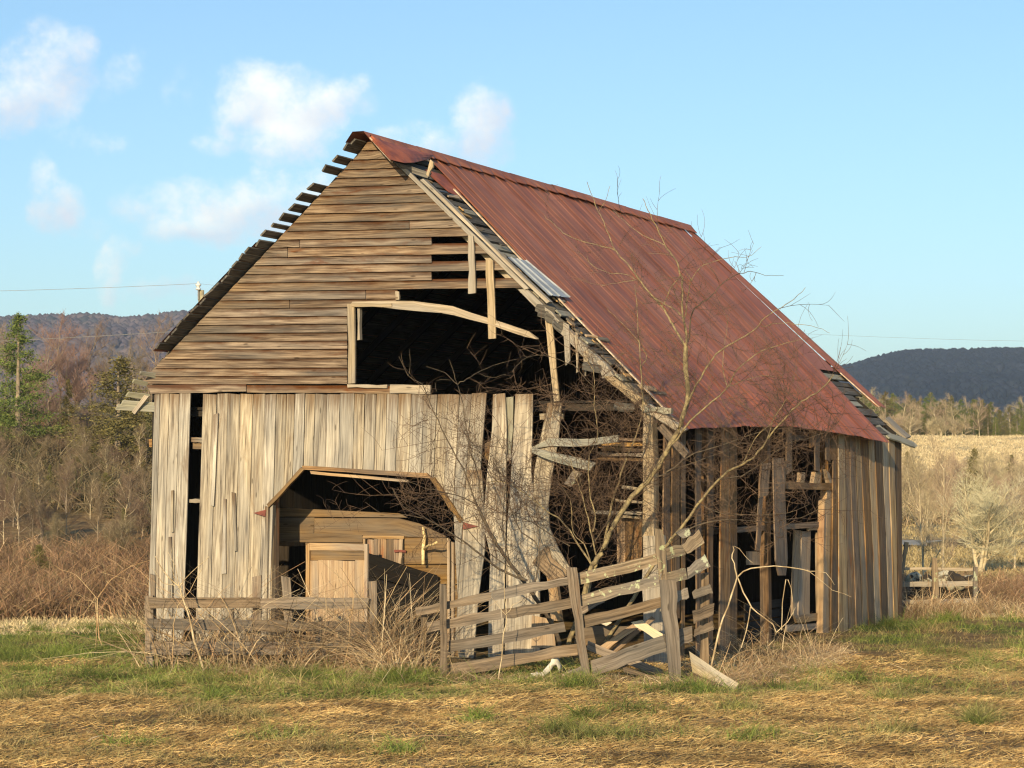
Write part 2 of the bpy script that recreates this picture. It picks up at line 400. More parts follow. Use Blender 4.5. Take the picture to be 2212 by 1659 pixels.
M['redp'] = simple('faded_red_paint', (.45, .09, .05), .6)

# ------------------------------------------------------------------ terrain
def HT(x, y):
    x = np.asarray(x, float); y = np.asarray(y, float); u = x / np.maximum(y, 5)
    L = np.interp(y, [0, 48, 56, 72, 110, 160, 300, 900, 3000], [0, 0, .35, 1.7, 5.6, 8.0, 9.5, 10, 10])
    Rr = np.interp(y, [0, 100, 130, 200, 250, 320, 420, 900, 3000], [0, .25, .4, 2.6, 6.4, 9.9, 10.5, 11, 11])
    k = sstep(u, -.06, .06); h = L * (1 - k) + Rr * k
    bumps = (fbm(x, y, 2.6, 4) - .5) * .18 + (fbm(x, y, .55, 3) - .5) * .11
    return h + bumps * sstep(np.hypot(x - 0, y - 41), 2.5, 9) * (1 + 3 * sstep(y, 60, 200)) + .02
def GREEN(x, y):
    x = np.asarray(x, float); y = np.asarray(y, float)
    n = fbm(x, y * 1.6, 2.2, 4); n2 = fbm(x + 40, y * 1.5, .9, 3)
    g = .10 + 0 * x; y = y + (fbm(x - 5, y, 3.0, 3) - .5) * 5.0; x = x + (fbm(x + 5, y - 9, 2.0, 2) - .5) * 2
    g = np.maximum(g, .95 * sstep(-x, 4.3, 5.6) * sstep(y, 30, 33.5) * (1 - sstep(y, 42.5, 46)))          # field left of the barn
    g = np.maximum(g, .95 * sstep(y, 29.0, 31.2) * (1 - sstep(y, 34.2, 36)) * sstep(-x, -1.5, .5))        # before the left fence
    g = np.maximum(g, .42 * sstep(y, 28.6, 30.0) * (1 - sstep(y, 31.5, 33)) * (1 - sstep(x, 4, 6)))
    g = np.maximum(g, 1.0 * np.exp(-((x - 6.9) / 1.5) ** 2 - ((y - 43.5) / 4.0) ** 2))                      # tuft under the right corner
    g = np.maximum(g, .36 * sstep(x, 6.0, 8.5) * sstep(y, 36, 40) * (1 - sstep(y, 70, 90)))
    g = np.maximum(g, .25 * sstep(x, 3.0, 5.0) * sstep(y, 28, 31) * (1 - sstep(y, 36, 40)))
    n3 = fbm(x - 13, y * 1.3 + 5, .45, 2)
    g = g * (.55 + .9 * fbm(x, y, 5.0, 2))
    return np.clip(g * (.12 + 1.6 * sstep(n, .38, .60)) * (.25 + 1.4 * sstep(n2, .3, .65)) * (.5 + n3), 0, 1)
def ZONE(x, y):                                                    # 1: bleached hay stubble
    u = np.asarray(x) / np.maximum(y, 5)
    z = sstep(y, 43.5, 45.5) * (1 - sstep(y, 50, 54)) * (1 - sstep(u, -.14, -.10)) * .9
    z = np.maximum(z, sstep(y, 215, 225) * (1 - sstep(y, 330, 345)) * sstep(u, .05, .1))
    z = np.maximum(z, .75 * sstep(y, 60, 70) * (1 - sstep(y, 92, 96)) * sstep(u, .12, .19))
    z = np.maximum(z, .5 * sstep(y, 106, 110) * (1 - sstep(y, 132, 138)) * sstep(u, .10, .14))
    return z
ys = np.concatenate([np.linspace(-40, 18, 12)[:-1], np.arange(18, 50, .16), 50 * 1.035 ** np.arange(0, 122)])
us = np.concatenate([-np.geomspace(1.6, .19, 26)[:-1], np.linspace(-.19, .19, 210), np.geomspace(.19, 1.6, 26)[1:]])
YY, UU = np.meshgrid(ys, us, indexing='ij'); XX = UU * (YY + 45) * np.where(YY > 0, 1, 1.0) * .62 + 0
XX = UU * np.maximum(YY, 14) * 1.0 if False else UU * (np.maximum(YY, 0) + 12)
ZZ = HT(XX, YY)
vv = np.stack([XX, YY, ZZ], -1).reshape(-1, 3); nu = len(us)
ii, jj = np.meshgrid(np.arange(len(ys) - 1), np.arange(nu - 1), indexing='ij'); q = (ii * nu + jj).ravel()
quads = np.stack([q, q + 1, q + nu + 1, q + nu], -1)
m, nt, b = mat('dry_meadow_soil'); geo = nd(nt, 'ShaderNodeNewGeometry')
ag = nd(nt, 'ShaderNodeAttribute', attribute_name='green'); az = nd(nt, 'ShaderNodeAttribute', attribute_name='zone')
n1 = noise(nt, geo.outputs['Position'], 2.2, 6, .65); n2 = noise(nt, geo.outputs['Position'], 14, 4, .7)
base = ramp(nt, mth(nt, 'ADD', mth(nt, 'MULTIPLY', n1, .6), mth(nt, 'MULTIPLY', n2, .4)),
            [(.34, (.09, .052, .028)), (.48, (.21, .132, .062)), (.6, (.34, .23, .105)), (.7, (.44, .32, .15))])
grn = mixc(nt, n2, (.05, .075, .02), (.13, .16, .05))
c = mixc(nt, ag.outputs['Fac'], base, grn)
c = mixc(nt, az.outputs['Fac'], c, mixc(nt, n1, (.52, .39, .19), (.62, .50, .27)))
nt.links.new(c, b.inputs['Base Color']); b.inputs['Roughness'].default_value = .95; b.inputs['Specular IOR Level'].default_value = .1
bp = nd(nt, 'ShaderNodeBump'); bp.inputs['Strength'].default_value = .6; bp.inputs['Distance'].default_value = .05
nt.links.new(n2, bp.inputs['Height']); nt.links.new(bp.outputs[0], b.inputs['Normal'])
gme = np_mesh('ground', vv, quads, {'green': GREEN(vv[:, 0], vv[:, 1]), 'zone': ZONE(vv[:, 0], vv[:, 1])})
gme.polygons.foreach_set('use_smooth', [True] * len(gme.polygons))
tag(link('ground', gme, m), kind='structure')
# farm track crossing behind the barn on the right
rd = MB(); yr = [101, 101.5, 102.5, 104.5, 107, 109]; xs = [6, 12, 18, 24, 32, 60]
rv = []; rf = []
for i, (x, y) in enumerate(zip(np.linspace(8, 60, 27), np.interp(np.linspace(8, 60, 27), xs, yr))):
    z0 = float(HT(x, y - 2)) + .04; z1 = float(HT(x, y + 2)) + .05; rv += [(x, y - 2.2, z0), (x, y + 2.2, z1)]
    if i: k = 2 * i; rf.append((k - 2, k, k + 1, k - 1))
me = bpy.data.meshes.new('road'); me.from_pydata(rv, [], rf)
tag(link('road', me, simple('pale_gravel', (.40, .37, .31), .9, (.30, .27, .22), 2)), kind='structure')

# ------------------------------------------------------------------ THE BARN
barn = empty('barn', B(4.5, 6.5, 0), 'weathered grey wooden barn with a rusted red tin roof and a collapsing right front corner', 'barn')
nF = -SV
# --- gable clapboards
def x_left(y): return 318 + (813 - y) / (813 - 306) * (800 - 318)
def x_right(y): return 800 + (y - 306) / (895 - 306) * 620
rowY = [324, 344, 364, 382, 401, 420, 439, 458, 477, 495, 514, 531, 552, 569, 588, 607, 626, 645, 663, 681, 699, 717, 735, 753, 773, 794, 811, 829]
prev = 306
for i, yb in enumerate(rowY):
    yt = prev; prev = yb; sl = -.030 * (848 - yb) / 500
    yof = lambda x, y: y + sl * (x - 800)
    if yb <= 514 or yb in (552, 588, 626): xe = None
    elif yb in (531, 569, 607): xe = 931
    elif yb == 645: xe = 858
    elif yb == 663: xe = 855
    else: xe = 749
    xl_t, xl_b = x_left(yt) - 2, x_left(yb) - 2
    xr_t, xr_b = (x_right(yt) - 1, x_right(yb) - 1) if xe is None else (xe, xe + 1)
    if i == 0: xl_t, xr_t = 796, 804
    if yb > 800: xl_t += (yb - 800) * .15
    # joints
    cuts = []
    span = xr_b - xl_b
    if span > 200 and random.random() < .3:
        for kx in sorted(random.sample([xl_b + span * f for f in (.18, .3, .42, .55, .7, .82)], 1)):
            cuts.append(kx)
    if i == 12: cuts = [621]
    xs_ = [xl_b] + cuts + [xr_b]
    for k in range(len(xs_) - 1):
        g = .7
        tl = xs_[k] + g if k else xl_t; bl = xs_[k] + g if k else xl_b
        tr = xs_[k + 1] - g if k < len(xs_) - 2 else xr_t; br = xs_[k + 1] - g if k < len(xs_) - 2 else xr_b
        seg = 5; T = [j / seg for j in range(seg + 1)]; wob = random.uniform(-.4, .4)
        up, lo = [], []
        for t in T:
            xt = tl + (tr - tl) * t; xb = bl + (br - bl) * t
            up.append(FP(xt, yof(xt, yt - 2.2), .012)); lo.append(FP(xb, yof(xb, yb + wob), .058 + random.uniform(-.006, .012)))
        MB().plank(up, lo, nF, .022, .0015, .0).build('clapboard', M['clap'], barn)
# bottom skirt board of the gable, in two lengths
MB().quad(FP(316, 832, .06), FP(325, 850, .06), FP(532, 830, .06), FP(532, 846, .06), nF, .03, 5).build('clapboard', M['clap'], barn)
MB().quad(FP(534, 832, .055), FP(534, 847, .055), FP(842, 834, .055), FP(842, 850, .055), nF, .03, 6).build('clapboard', M['clap'], barn)
MB().quad(FP(843, 831, .07), FP(843, 849, .07), FP(929, 832, .07), FP(928, 851, .07), nF, .03, 3).build('sill_board', M['beam'], barn)
# --- loft opening trim
def qf(name, pts, off=.08, th=.04, m='beam', seg=4, j=.004, **kw):
    """pts: (a0,a1,b0,b1) pixel corners on the gable plane"""
    a0, a1, b0, b1 = [FP(u, v, off) for u, v in pts]
    return MB().quad(a0, a1, b0, b1, nF, th, seg, j, .003).build(name, M[m], barn, **kw)
qf('loft_frame', [(750, 656), (765, 656), (751, 828), (767, 828)], .09)
qf('loft_frame', [(760, 654), (760, 663), (846, 656), (845, 663)], .10)
qf('loft_frame', [(772, 664), (777, 664), (773, 735), (777, 735)], .02, .08)
qf('loft_frame', [(853, 629), (861, 629), (854, 648), (862, 648)], .05)
qf('loft_frame', [(750, 830), (750, 837), (836, 831), (836, 838)], .10, .06)
# warped board hanging across the loft opening
top = [(760, 652), (841, 650), (892, 650), (953, 658), (978, 661), (1015, 675), (1054, 686), (1088, 697), (1142, 715), (1163, 731)]
bot = [(762, 656), (857, 668), (905, 672), (953, 676), (980, 681), (1015, 690), (1054, 700), (1088, 711), (1130, 727), (1160, 733)]
MB().plank([FP(u, v, .06 + .0006 * i * i) for i, (u, v) in enumerate(top)], [FP(u, v, .09 + .001 * i * i) for i, (u, v) in enumerate(bot)],
           nF, .025, .004, 0).build('warped_board', M['beam'], barn)
# vertical battens and splinters hanging from the rake
for pts, off in [([(1011, 509), (1022, 510), (1012, 634), (1028, 632)], .11), ([(1049, 560), (1064, 561), (1055, 732), (1072, 730)], .12),
                 ([(1176, 684), (1191, 691), (1196, 868), (1209, 866)], .06), ([(1216, 697), (1229, 700), (1222, 790), (1231, 779)], .05),
                 ([(1243, 716), (1248, 718), (1245, 806), (1248, 804)], .05), ([(1260, 757), (1270, 757), (1263, 813), (1265, 812)], .05)]:
    qf('hanging_batten', pts, off, .03, 'beam', 5, .005)
# rake rafters and trim on the right slope
for pts, off, th in [([(868, 366), (877, 364), (1134, 627), (1142, 622)], .06, .05), ([(908, 389), (914, 386), (1182, 656), (1188, 652)], .0, .12),
                     ([(1118, 624), (1140, 626), (1287, 797), (1296, 776)], .03, .12), ([(1290, 780), (1298, 776), (1300, 817), (1327, 812)], .05, .1),
                     ([(1300, 812), (1325, 813), (1372, 872), (1386, 860)], .05, .12), ([(1380, 884), (1402, 872), (1472, 936), (1482, 928)], .10, .10),
                     ([(1140, 640), (1150, 636), (1200, 700), (1210, 694)], .10, .05)]:
    qf('rake_rafter', pts, off, th, 'beam', 6, .006)
qf('brace', [(1418, 924), (1430, 914), (1478, 990), (1489, 978)], .05, .08, 'side')
qf('rake_rafter', [(1392, 878), (1392, 888), (1450, 882), (1450, 894)], .15, .10, 'wavy', 4, .01)
# corner post, two lengths
qf('corner_post', [(1390, 886), (1409, 886), (1387, 1160), (1414, 1160)], .02, .20, 'beam', 7, .006)
qf('corner_post', [(1388, 1158), (1428, 1158), (1391, 1456), (1432, 1456)], .04, .22, 'beam', 6, .006)
# posts of the front wall that stay standing behind the boards
for a, h in ((8.9, 4.3), (6.75, 3.9), (3.2, 3.8)):
    MB().quad(B(a - .08, .05, 0), B(a + .08, .05, 0), B(a - .08, .05, h), B(a + .08, .05, h), nF, .16, 4).build('post', M['side'], barn)
# --- vertical siding, left to right; door and slot left open
tops = [333, 346, 366, 387, 412, 438, 469, 493, 519, 547, 573, 597, 619, 637, 659, 681, 707, 735, 766, 789, 813, 836, 860, 889, 916, 944, 968, 993, 1019, 1052]
def xb(x, y):        # the siding leans: its foot drifts left
    lean = np.interp(x, [333, 437, 700, 960, 1052], [-15, -17, -16, -22, -46]); return x + lean * (y - 850) / 535
def door_top(x):     # pixel height of the lower edge of the siding above the door
    return np.interp(x, [583, 655, 925, 1000], [1092, 1008, 1024, 1130])
bright = {1, 3, 7, 10, 15, 20}
for i in range(len(tops) - 1):
    x0, x1 = tops[i] + random.uniform(.3, 1.1), tops[i + 1] - random.uniform(.3, .9)
    if 411 < tops[i] < 436: continue
    yt = 851 + (1.5 if 920 < x0 else 0); off = .03 + .012 * (i % 2) + random.uniform(-.004, .006); ybm = 1400 + (x0 - 333) * .035
    if x0 > 1010: yt = 848
    def piece(x0, x1, yt, ye0, ye1, off=off, seg=7, m='vert'):
        A_, B_ = [], []
        for k in range(seg + 1):
            t = k / seg; ya = yt + (ye0 - yt) * t; yb_ = yt + (ye1 - yt) * t
            A_.append(FP(xb(x0, ya), ya, off)); B_.append(FP(xb(x1, yb_), yb_, off))
        MB().plank(A_, B_, nF, .022, .0025, .003, .012).build('wall_plank', M[m], barn)
    mx = (x0 + x1) / 2 - 14
    if xb(mx, 1100) < 577: piece(x0, x1, yt, ybm, ybm)
    elif xb(mx + 14, 1050) > 988 and i >= len(tops) - 3:
        piece(x0, x1, yt, 1400, 1402) if i == len(tops) - 2 else piece(x0, x1, yt, door_top(x0 - 14) + 2, 1285)
    else: piece(x0, x1, yt, door_top(x0 - 10), door_top(x1 - 10), seg=4)
# narrow batten strips nailed over cracks
for pts in [[(461, 895), (471, 893), (455, 1092), (462, 1092)], [(482, 1078), (488, 1077), (478, 1240), (488, 1240)],
            [(500, 1064), (508, 1065), (506, 1190), (511, 1190)], [(370, 1060), (374, 1060), (369, 1150), (374, 1150)],
            [(364, 1160), (370, 1158), (361, 1330), (372, 1330)]]:
    qf('batten_strip', pts, .075, .02, 'vert', 4, .003)
# girt ends seen in the slot
qf('girt', [(411, 945), (411, 955), (440, 945), (440, 955)], -.05, .1, 'vert')
qf('girt', [(408, 1078), (408, 1085), (436, 1079), (436, 1086)], -.04, .1, 'beam')
qf('girt', [(415, 955), (415, 970), (440, 955), (440, 970)], -.12, .1, 'inner')
qf('girt', [(322, 948), (322, 966), (340, 948), (340, 966)], -.1, .1, 'side')
# the board right of the door and the loose ones further on
def loose(L_, Rr_, off, m='vert', th=.025, name='loose_plank'):
    MB().plank([FP(u, v, off) for u, v in L_], [FP(u, v, off) for u, v in Rr_], nF, th, .004, .006, .012).build(name, M[m], barn)
loose([(1010, 1016), (1000, 1130), (1000, 1180), (993, 1290), (990, 1420)], [(1041, 1016), (1047, 1130), (1046, 1190), (1033, 1290), (1022, 1420)], .065)
loose([(1065, 850), (1063, 930), (1052, 1020), (1043, 1130), (1060, 1200), (1057, 1290), (1055, 1420)], [(1091, 850), (1094, 930), (1093, 1020), (1092, 1130), (1091, 1200), (1089, 1290), (1087, 1420)], .07)
loose([(1113, 850), (1110, 930), (1104, 1020), (1096, 1130), (1093, 1200), (1092, 1290), (1090, 1430)], [(1151, 851), (1150, 930), (1146, 1020), (1160, 1130), (1165, 1200), (1167, 1290), (1165, 1430)], .075)
loose([(1183, 870), (1168, 950), (1153, 1020), (1149, 1100), (1152, 1150), (1166, 1190), (1200, 1235)], [(1214, 871), (1205, 950), (1192, 1020), (1183, 1090), (1186, 1140), (1207, 1185), (1234, 1232)], .06)
loose([(1093, 857), (1094, 930), (1093, 990)], [(1109, 857), (1107, 930), (1102, 990)], .0, 'wavy')
loose([(1168, 1190), (1150, 1215), (1195, 1262)], [(1182, 1180), (1190, 1205), (1232, 1240)], .10, 'fence')
qf('nailing_strip', [(1166, 894), (1166, 906), (1217, 894), (1217, 906)], .02, .04)
qf('nailing_strip', [(1090, 984), (1092, 996), (1112, 978), (1112, 990)], .02, .04)
qf('nailing_strip', [(1048, 958), (1048, 994), (1064, 952), (1066, 994)], -.02, .04, 'inner')
# --- door trim
qf('door_frame', [(652, 1006), (655, 1014), (922, 1022), (936, 1034)], .075, .05, 'side', 6)
qf('door_frame', [(669, 1018), (672, 1024), (880, 1036), (882, 1042)], .03, .05, 'ply', 5)
qf('door_frame', [(576, 1090), (581, 1096), (650, 1009), (657, 1014)], .08, .06, 'inner', 5)
qf('door_frame', [(928, 1034), (938, 1032), (990, 1128), (1001, 1124)], .075, .05, 'inner', 6, .008)
qf('door_frame', [(573, 1095), (579, 1095), (569, 1400), (575, 1400)], .085, .05, 'vert', 6)
qf('door_frame', [(581, 1092), (587, 1092), (579, 1420), (586, 1420)], .02, .12, 'beam', 6)
def hinge(pts, off=.10):
    A = [FP(u, v, off) for u, v in pts]; mb = MB(); n = len(A); mb.v = A + [p + SV * .02 for p in A]; mb.uv = [(0, 0)] * (2 * n)
    mb.f = [tuple(range(n)), tuple(range(2 * n - 1, n - 1, -1))] + [(i, i + n, (i + 1) % n + n, (i + 1) % n) for i in range(n)]
    mb.build('hinge', M['hinge'], barn)
hinge([(547, 1108), (574, 1101), (573, 1116)]); hinge([(1000, 1128), (1032, 1137), (1000, 1144)])

# --- sheathing battens under the tin: right slope, front ends ragged
def slope_board(fn, a0, a1, t0, t1, o, th=.025, m='dark', name='roof_batten', seg=8, jit=.004):
    n = NR if fn is RS else NL; A_, B_ = [], []
    for k in range(seg + 1):
        t = t0 + (t1 - t0) * k / seg; A_.append(fn(a0, t, o)); B_.append(fn(a1, t, o))
    return MB().plank(A_, B_, n, th, jit, .008, .05).build(name, M[m], barn)
a = 4.78; k = 0
while a > -.02:
    w = random.uniform(.10, .17); front = random.choice([-.02, .05, .12, .2, .3, .08]) if a < 4.3 else .0
    if k % 5 == 3: front += random.uniform(.1, .35)
    back = 13.3 + random.uniform(-.1, .15) if a > .9 else 12.2 + random.uniform(0, .6)
    slope_board(RS, a, a - w, front, back, .035 + random.uniform(-.008, .012), .028, 'dark' if random.random() < .72 else 'wavy')
    a -= w + random.uniform(.02, .07); k += 1
# blocks of splintered shake still clinging to the edge
for i in range(46):
    a = random.uniform(.3, 4.3); t = random.uniform(.0, .75) * (1 - .3 * (a < 1.5)); w = random.uniform(.05, .12); l = random.uniform(.1, .35)
    n2 = NR + V([random.uniform(-.25, .25), random.uniform(-.25, .25), 0])
    p = RS(a, t, .075 + random.uniform(0, .03)); d = SV * math.cos(.3) + EV * random.uniform(-.5, .5); d = d / np.linalg.norm(d); wv = np.cross(NR, d)
    MB().quad(p, p + wv * w, p + d * l, p + d * l + wv * w * .8, NR, .02, 2, .008, .004).build('splintered_shake', M['dark' if random.random() < .6 else 'ply'], barn)
for (u, v, u2, v2) in [(1160, 657, 1200, 664), (1166, 668, 1212, 680), (1180, 676, 1226, 694), (1197, 690, 1216, 704), (1262, 782, 1310, 790), (1330, 868, 1372, 872)]:
    p, q_ = FP(u, v, .15), FP(u2, v2, .02); MB().quad(p, p - ZV * .07, q_, q_ - ZV * .09, NR, .05, 3, .01, .01).build('splintered_shake', M['dark'], barn)
# left slope battens: ends stick out past the gable, gaps near the peak
a = 5.02; k = 0
gaps = {2: .13, 0: .03}
while a < 9.15:
    w = random.uniform(.095, .12) if k != 7 else .06
    t0 = -.42 + random.uniform(-.07, .05)
    slope_board(LS, a, a + w, t0 if a < 8.6 else .05, 13.3, .04, .03)
    a += w + (.062 if a < 6.6 else .025) + gaps.get(k, 0); k += 1
slope_board(LS, 4.93, 5.04, -.34, 13.3, .05, .03)
# rafters, both slopes, and ridge board
for i in range(12):
    t = .12 + i * 1.15
    for fn, a0, a1, n in ((RS, 4.85, .02, NR), (LS, 4.95, 9.0 if i else 9.1, NL)):
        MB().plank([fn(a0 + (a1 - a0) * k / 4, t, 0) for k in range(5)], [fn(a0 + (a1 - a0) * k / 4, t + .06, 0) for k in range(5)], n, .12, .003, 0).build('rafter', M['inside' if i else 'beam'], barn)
# lookouts at the left eave and the split rafter tail
for pts in [[(304, 801), (300, 808), (338, 806), (335, 815)], [(289, 818), (284, 826), (322, 826), (318, 834)], [(277, 846), (270, 855), (322, 850), (318, 861)],
            [(266, 865), (259, 874), (332, 868), (330, 880)], [(256, 873), (249, 884), (336, 876), (334, 888)]]:
    a0, a1, b0, b1 = [FP(u, v, .30 if j < 2 else .02) for j, (u, v) in enumerate(pts)]
    MB().quad(a0, a1, b0, b1, NL, .02, 2).build('eave_lookout', M['wavy'], barn)
qf('rafter_tail', [(312, 852), (322, 856), (284, 890), (290, 895)], .2, .04, 'beam', 3)

# --- red tin: one object per sheet, ribs pressed in
EAVE = [(0.0, -.29), (3.1, -.17), (5.7, -.09), (8.5, -.17), (11.5, -.33), (14, -.36)]
def sheet(fn, t0, t1, b0, b1, a_top, a_bot_fn, m='roof', name='roof_sheet', ribs=2, o=.10, seg=9, sgn=1, fold=0.0, par=None):
    """t0,t1 along the ridge at the top edge, b0,b1 at the eave"""
    prof = [0, .018, .03, .042, .06]; cols = []
    for r in range(ribs):
        for j, h in ((0, 0), (.02, .5), (.035, 1), (.05, .5), (.07, 0)): cols.append(((r + j * 2) / ribs * 1.0, h * .009))
    cols.append((1.0, 0.0)); verts = []; uv = []; n = NR if fn is RS else NL; nc = len(cols)
    for i in range(seg + 1):
        f = i / seg
        for (c, h) in cols:
            ab = a_bot_fn(b0 + (b1 - b0) * c); a = a_top + (ab - a_top) * f + (random.uniform(-.012, .012) if i == seg else 0)
            t = (t0 + (t1 - t0) * c) * (1 - f) + (b0 + (b1 - b0) * c) * f
            verts.append(fn(a, t, o + h + .006 * math.sin(t * 3 + f * 5))); uv.append((t0 + (t1 - t0) * c, abs(a - a_top) * 1.35))
    fs = [(i * nc + j, (i + 1) * nc + j, (i + 1) * nc + j + 1, i * nc + j + 1) for i in range(seg) for j in range(nc - 1)]
    mb = MB(); mb.v = verts; mb.uv = uv; mb.f = fs
    nb = len(verts); mb.v = mb.v + [p - n * .004 for p in verts]; mb.uv = uv + uv; mb.f = fs + [tuple(x + nb for x in f[::-1]) for f in fs]
    return mb.build(name, M[m], par or barn)
TT = lambda t: .07 + (t - 1.3) / (13.9 - 1.3) * (11.5 - .07)          # ridge t -> eave t
nsh = 22; tw = (13.9 - 1.65) / nsh
eave = lambda t: float(np.interp(t, [p[0] for p in EAVE], [p[1] for p in EAVE]))
for i in range(nsh):
    t0 = 1.65 + tw * i; t1 = t0 + tw + .02; o = .095 + .008 * (i % 2)
    if i < nsh - 1: sheet(RS, t0, t1, TT(t0), TT(t1), 4.84, eave, o=o)
    else: sheet(RS, t0, t1, 13.0, 13.65, 4.84, lambda t: .55, o=o)
tA = 1.65 + tw * (nsh - 1)
sheet(RS, tA - .02, tA + .12, TT(tA) + .1, 13.0, 4.6, lambda t: 1.35, o=.085, ribs=1)
# first sheet: starts ragged below the torn flap
sheet(RS, 1.62, 1.66, .07, TT(1.66), 4.6, eave, o=.09, ribs=1)
# bleached edge strips of the sheets
def strip(p0, p1, w, name='edge_strip', m='edge'):
    p0, p1 = V(p0), V(p1); d = p1 - p0; wv = np.cross(NR, d); wv = wv / np.linalg.norm(wv) * w
    MB().quad(p0, p0 + wv, p1, p1 + wv, NR, .02, 6, .003, .002).build(name, M[m], barn)
strip(RS(4.05, 1.14, .13), RS(-.28, .03, .13), -.045)
strip(RS(1.30, 12.95, .13), RS(.52, 13.05, .13), .03)
# torn flap of tin curling down at the peak
fl_top = [(797, 293), (815, 299), (835, 305), (855, 311), (880, 319), (905, 327), (930, 335)]
fl_bot = [(800, 300), (818, 318), (843, 345), (873, 352), (895, 351), (912, 347), (931, 343)]
mb = MB(); n = len(fl_top)
for i in range(n):
    for j in range(6):
        f = j / 5; P0 = RP(*fl_top[i], .12); P1 = RP(*fl_bot[i], .12 + .10 * math.sin(i / (n - 1) * math.pi)); p = P0 + (P1 - P0) * f + NR * (.05 * math.sin(f * 3.1))
        mb.v.append(p); mb.uv.append((i * .3, j * .1))
nb = len(mb.v); mb.v += [p - NR * .006 for p in mb.v]; mb.uv += mb.uv
fs = [(i * 6 + j, i * 6 + j + 1, (i + 1) * 6 + j + 1, (i + 1) * 6 + j) for i in range(n - 1) for j in range(5)]
mb.f = fs + [tuple(x + nb for x in f[::-1]) for f in fs]; mb.build('torn_tin_flap', M['rusty'], barn)
strip(RP(799, 296, .14), RP(845, 347, .16), .04)
strip(RP(862, 322, .13), RP(926, 345, .14), -.03)
qf('splintered_shake', [(930, 346), (937, 350), (920, 376), (926, 381)], .25, .04, 'beam', 3, .008)
qf('roof_batten', [(845, 347), (842, 356), (930, 372), (924, 384)], .0, .05, 'dark', 4, .008)
sheet(RS, .9, 1.7, .9, 1.35, 4.45, lambda t: 4.0 - (t - .9) * 0.1, 'rusty', o=.07, ribs=1, seg=3)
# bare galvanised patch on the right slope
GA = [RP(1097, 555, .15), RP(1137, 563, .15), RP(1233, 643, .15), RP(1186, 638, .15)]
mb = MB(); cols = [(0, 0), (.12, 0), (.15, 1), (.18, 0), (.45, 0), (.49, 1), (.53, 0), (.93, 0), (.96, 1), (1, .5)]
for i in range(5):
    f = i / 4
    for c, h in cols: mb.v.append((GA[0] * (1 - c) + GA[1] * c) * (1 - f) + (GA[3] * (1 - c) + GA[2] * c) * f + NR * h * .02); mb.uv.append((c, f))
nb = len(mb.v); fs = [(i * 10 + j, (i + 1) * 10 + j, (i + 1) * 10 + j + 1, i * 10 + j + 1) for i in range(4) for j in range(9)]
mb.v += [p - NR * .005 for p in mb.v]; mb.uv += mb.uv; mb.f = fs + [tuple(x + nb for x in f[::-1]) for f in fs]
mb.build('galvanised_sheet', M['galv'], barn)
# left slope tin over the lower two thirds
for i in range(22):
    t0 = -.33 + i * .63; sheet(LS, t0, t0 + .65, t0, t0 + .65, 6.75 if i == 0 else (5.3 if i > 1 else 6.7), (lambda t: 8.70) if i < 2 else (lambda t: 9.0), m='roof', o=.085 + .007 * (i % 2), ribs=2, seg=6)
# ridge cap with curled tabs
for i in range(8):
    t0 = -.40 + i * 1.79; t1 = t0 + 1.81; o = .13 + .006 * (i % 2) + (.02 if i == 4 else 0)
    mb = MB(); A_, B_, C_ = [], [], []
    for k in range(9):
        t = t0 + (t1 - t0) * k / 8; w = .09 + (.05 if k % 2 else 0) + random.uniform(-.01, .02)
        mb.v += [RS(A_R - w * 1.5, t, o - .01 + (.03 if k % 2 else 0)), RS(A_R, t, o + .02), LS(A_R, t, o + .02), LS(A_R + .15, t, o - .02)]; mb.uv += [(t, 5), (t, 4), (t, 4), (t, 5)]
    nb = len(mb.v); fs = [(q_ * 4 + j, q_ * 4 + j + 1, q_ * 4 + 5 + j, q_ * 4 + 4 + j) for q_ in range(8) for j in range(3)]
    mb.v += [p - ZV * .008 for p in mb.v]; mb.uv += mb.uv; mb.f = fs + [tuple(x + nb for x in f[::-1]) for f in fs]
    mb.build('ridge_cap', M['roof'], barn)
# far right rake: end rafter and sprung lookout board
qf_s = lambda name, pts, off, th, m, t: None
a0, a1, b0, b1 = RP(1911, 905, .05), RP(1921, 900, .05), RP(1958, 946, .02), RP(1968, 942, .02)
MB().quad(a0, a1, b0, b1, NR, .05, 4).build('rake_rafter', M['beam'], barn)
lk_t = [(1888, 905), (1905, 922), (1925, 936), (1950, 944), (1975, 955), (1982, 962)]
lk_b = [(1886, 912), (1902, 930), (1922, 946), (1945, 953), (1965, 962), (1978, 966)]
MB().plank([RP(u, v, .03) for u, v in lk_t], [RP(u, v, .0) for u, v in lk_b], NR, .03, .004).build('eave_lookout', M['wavy'], barn)

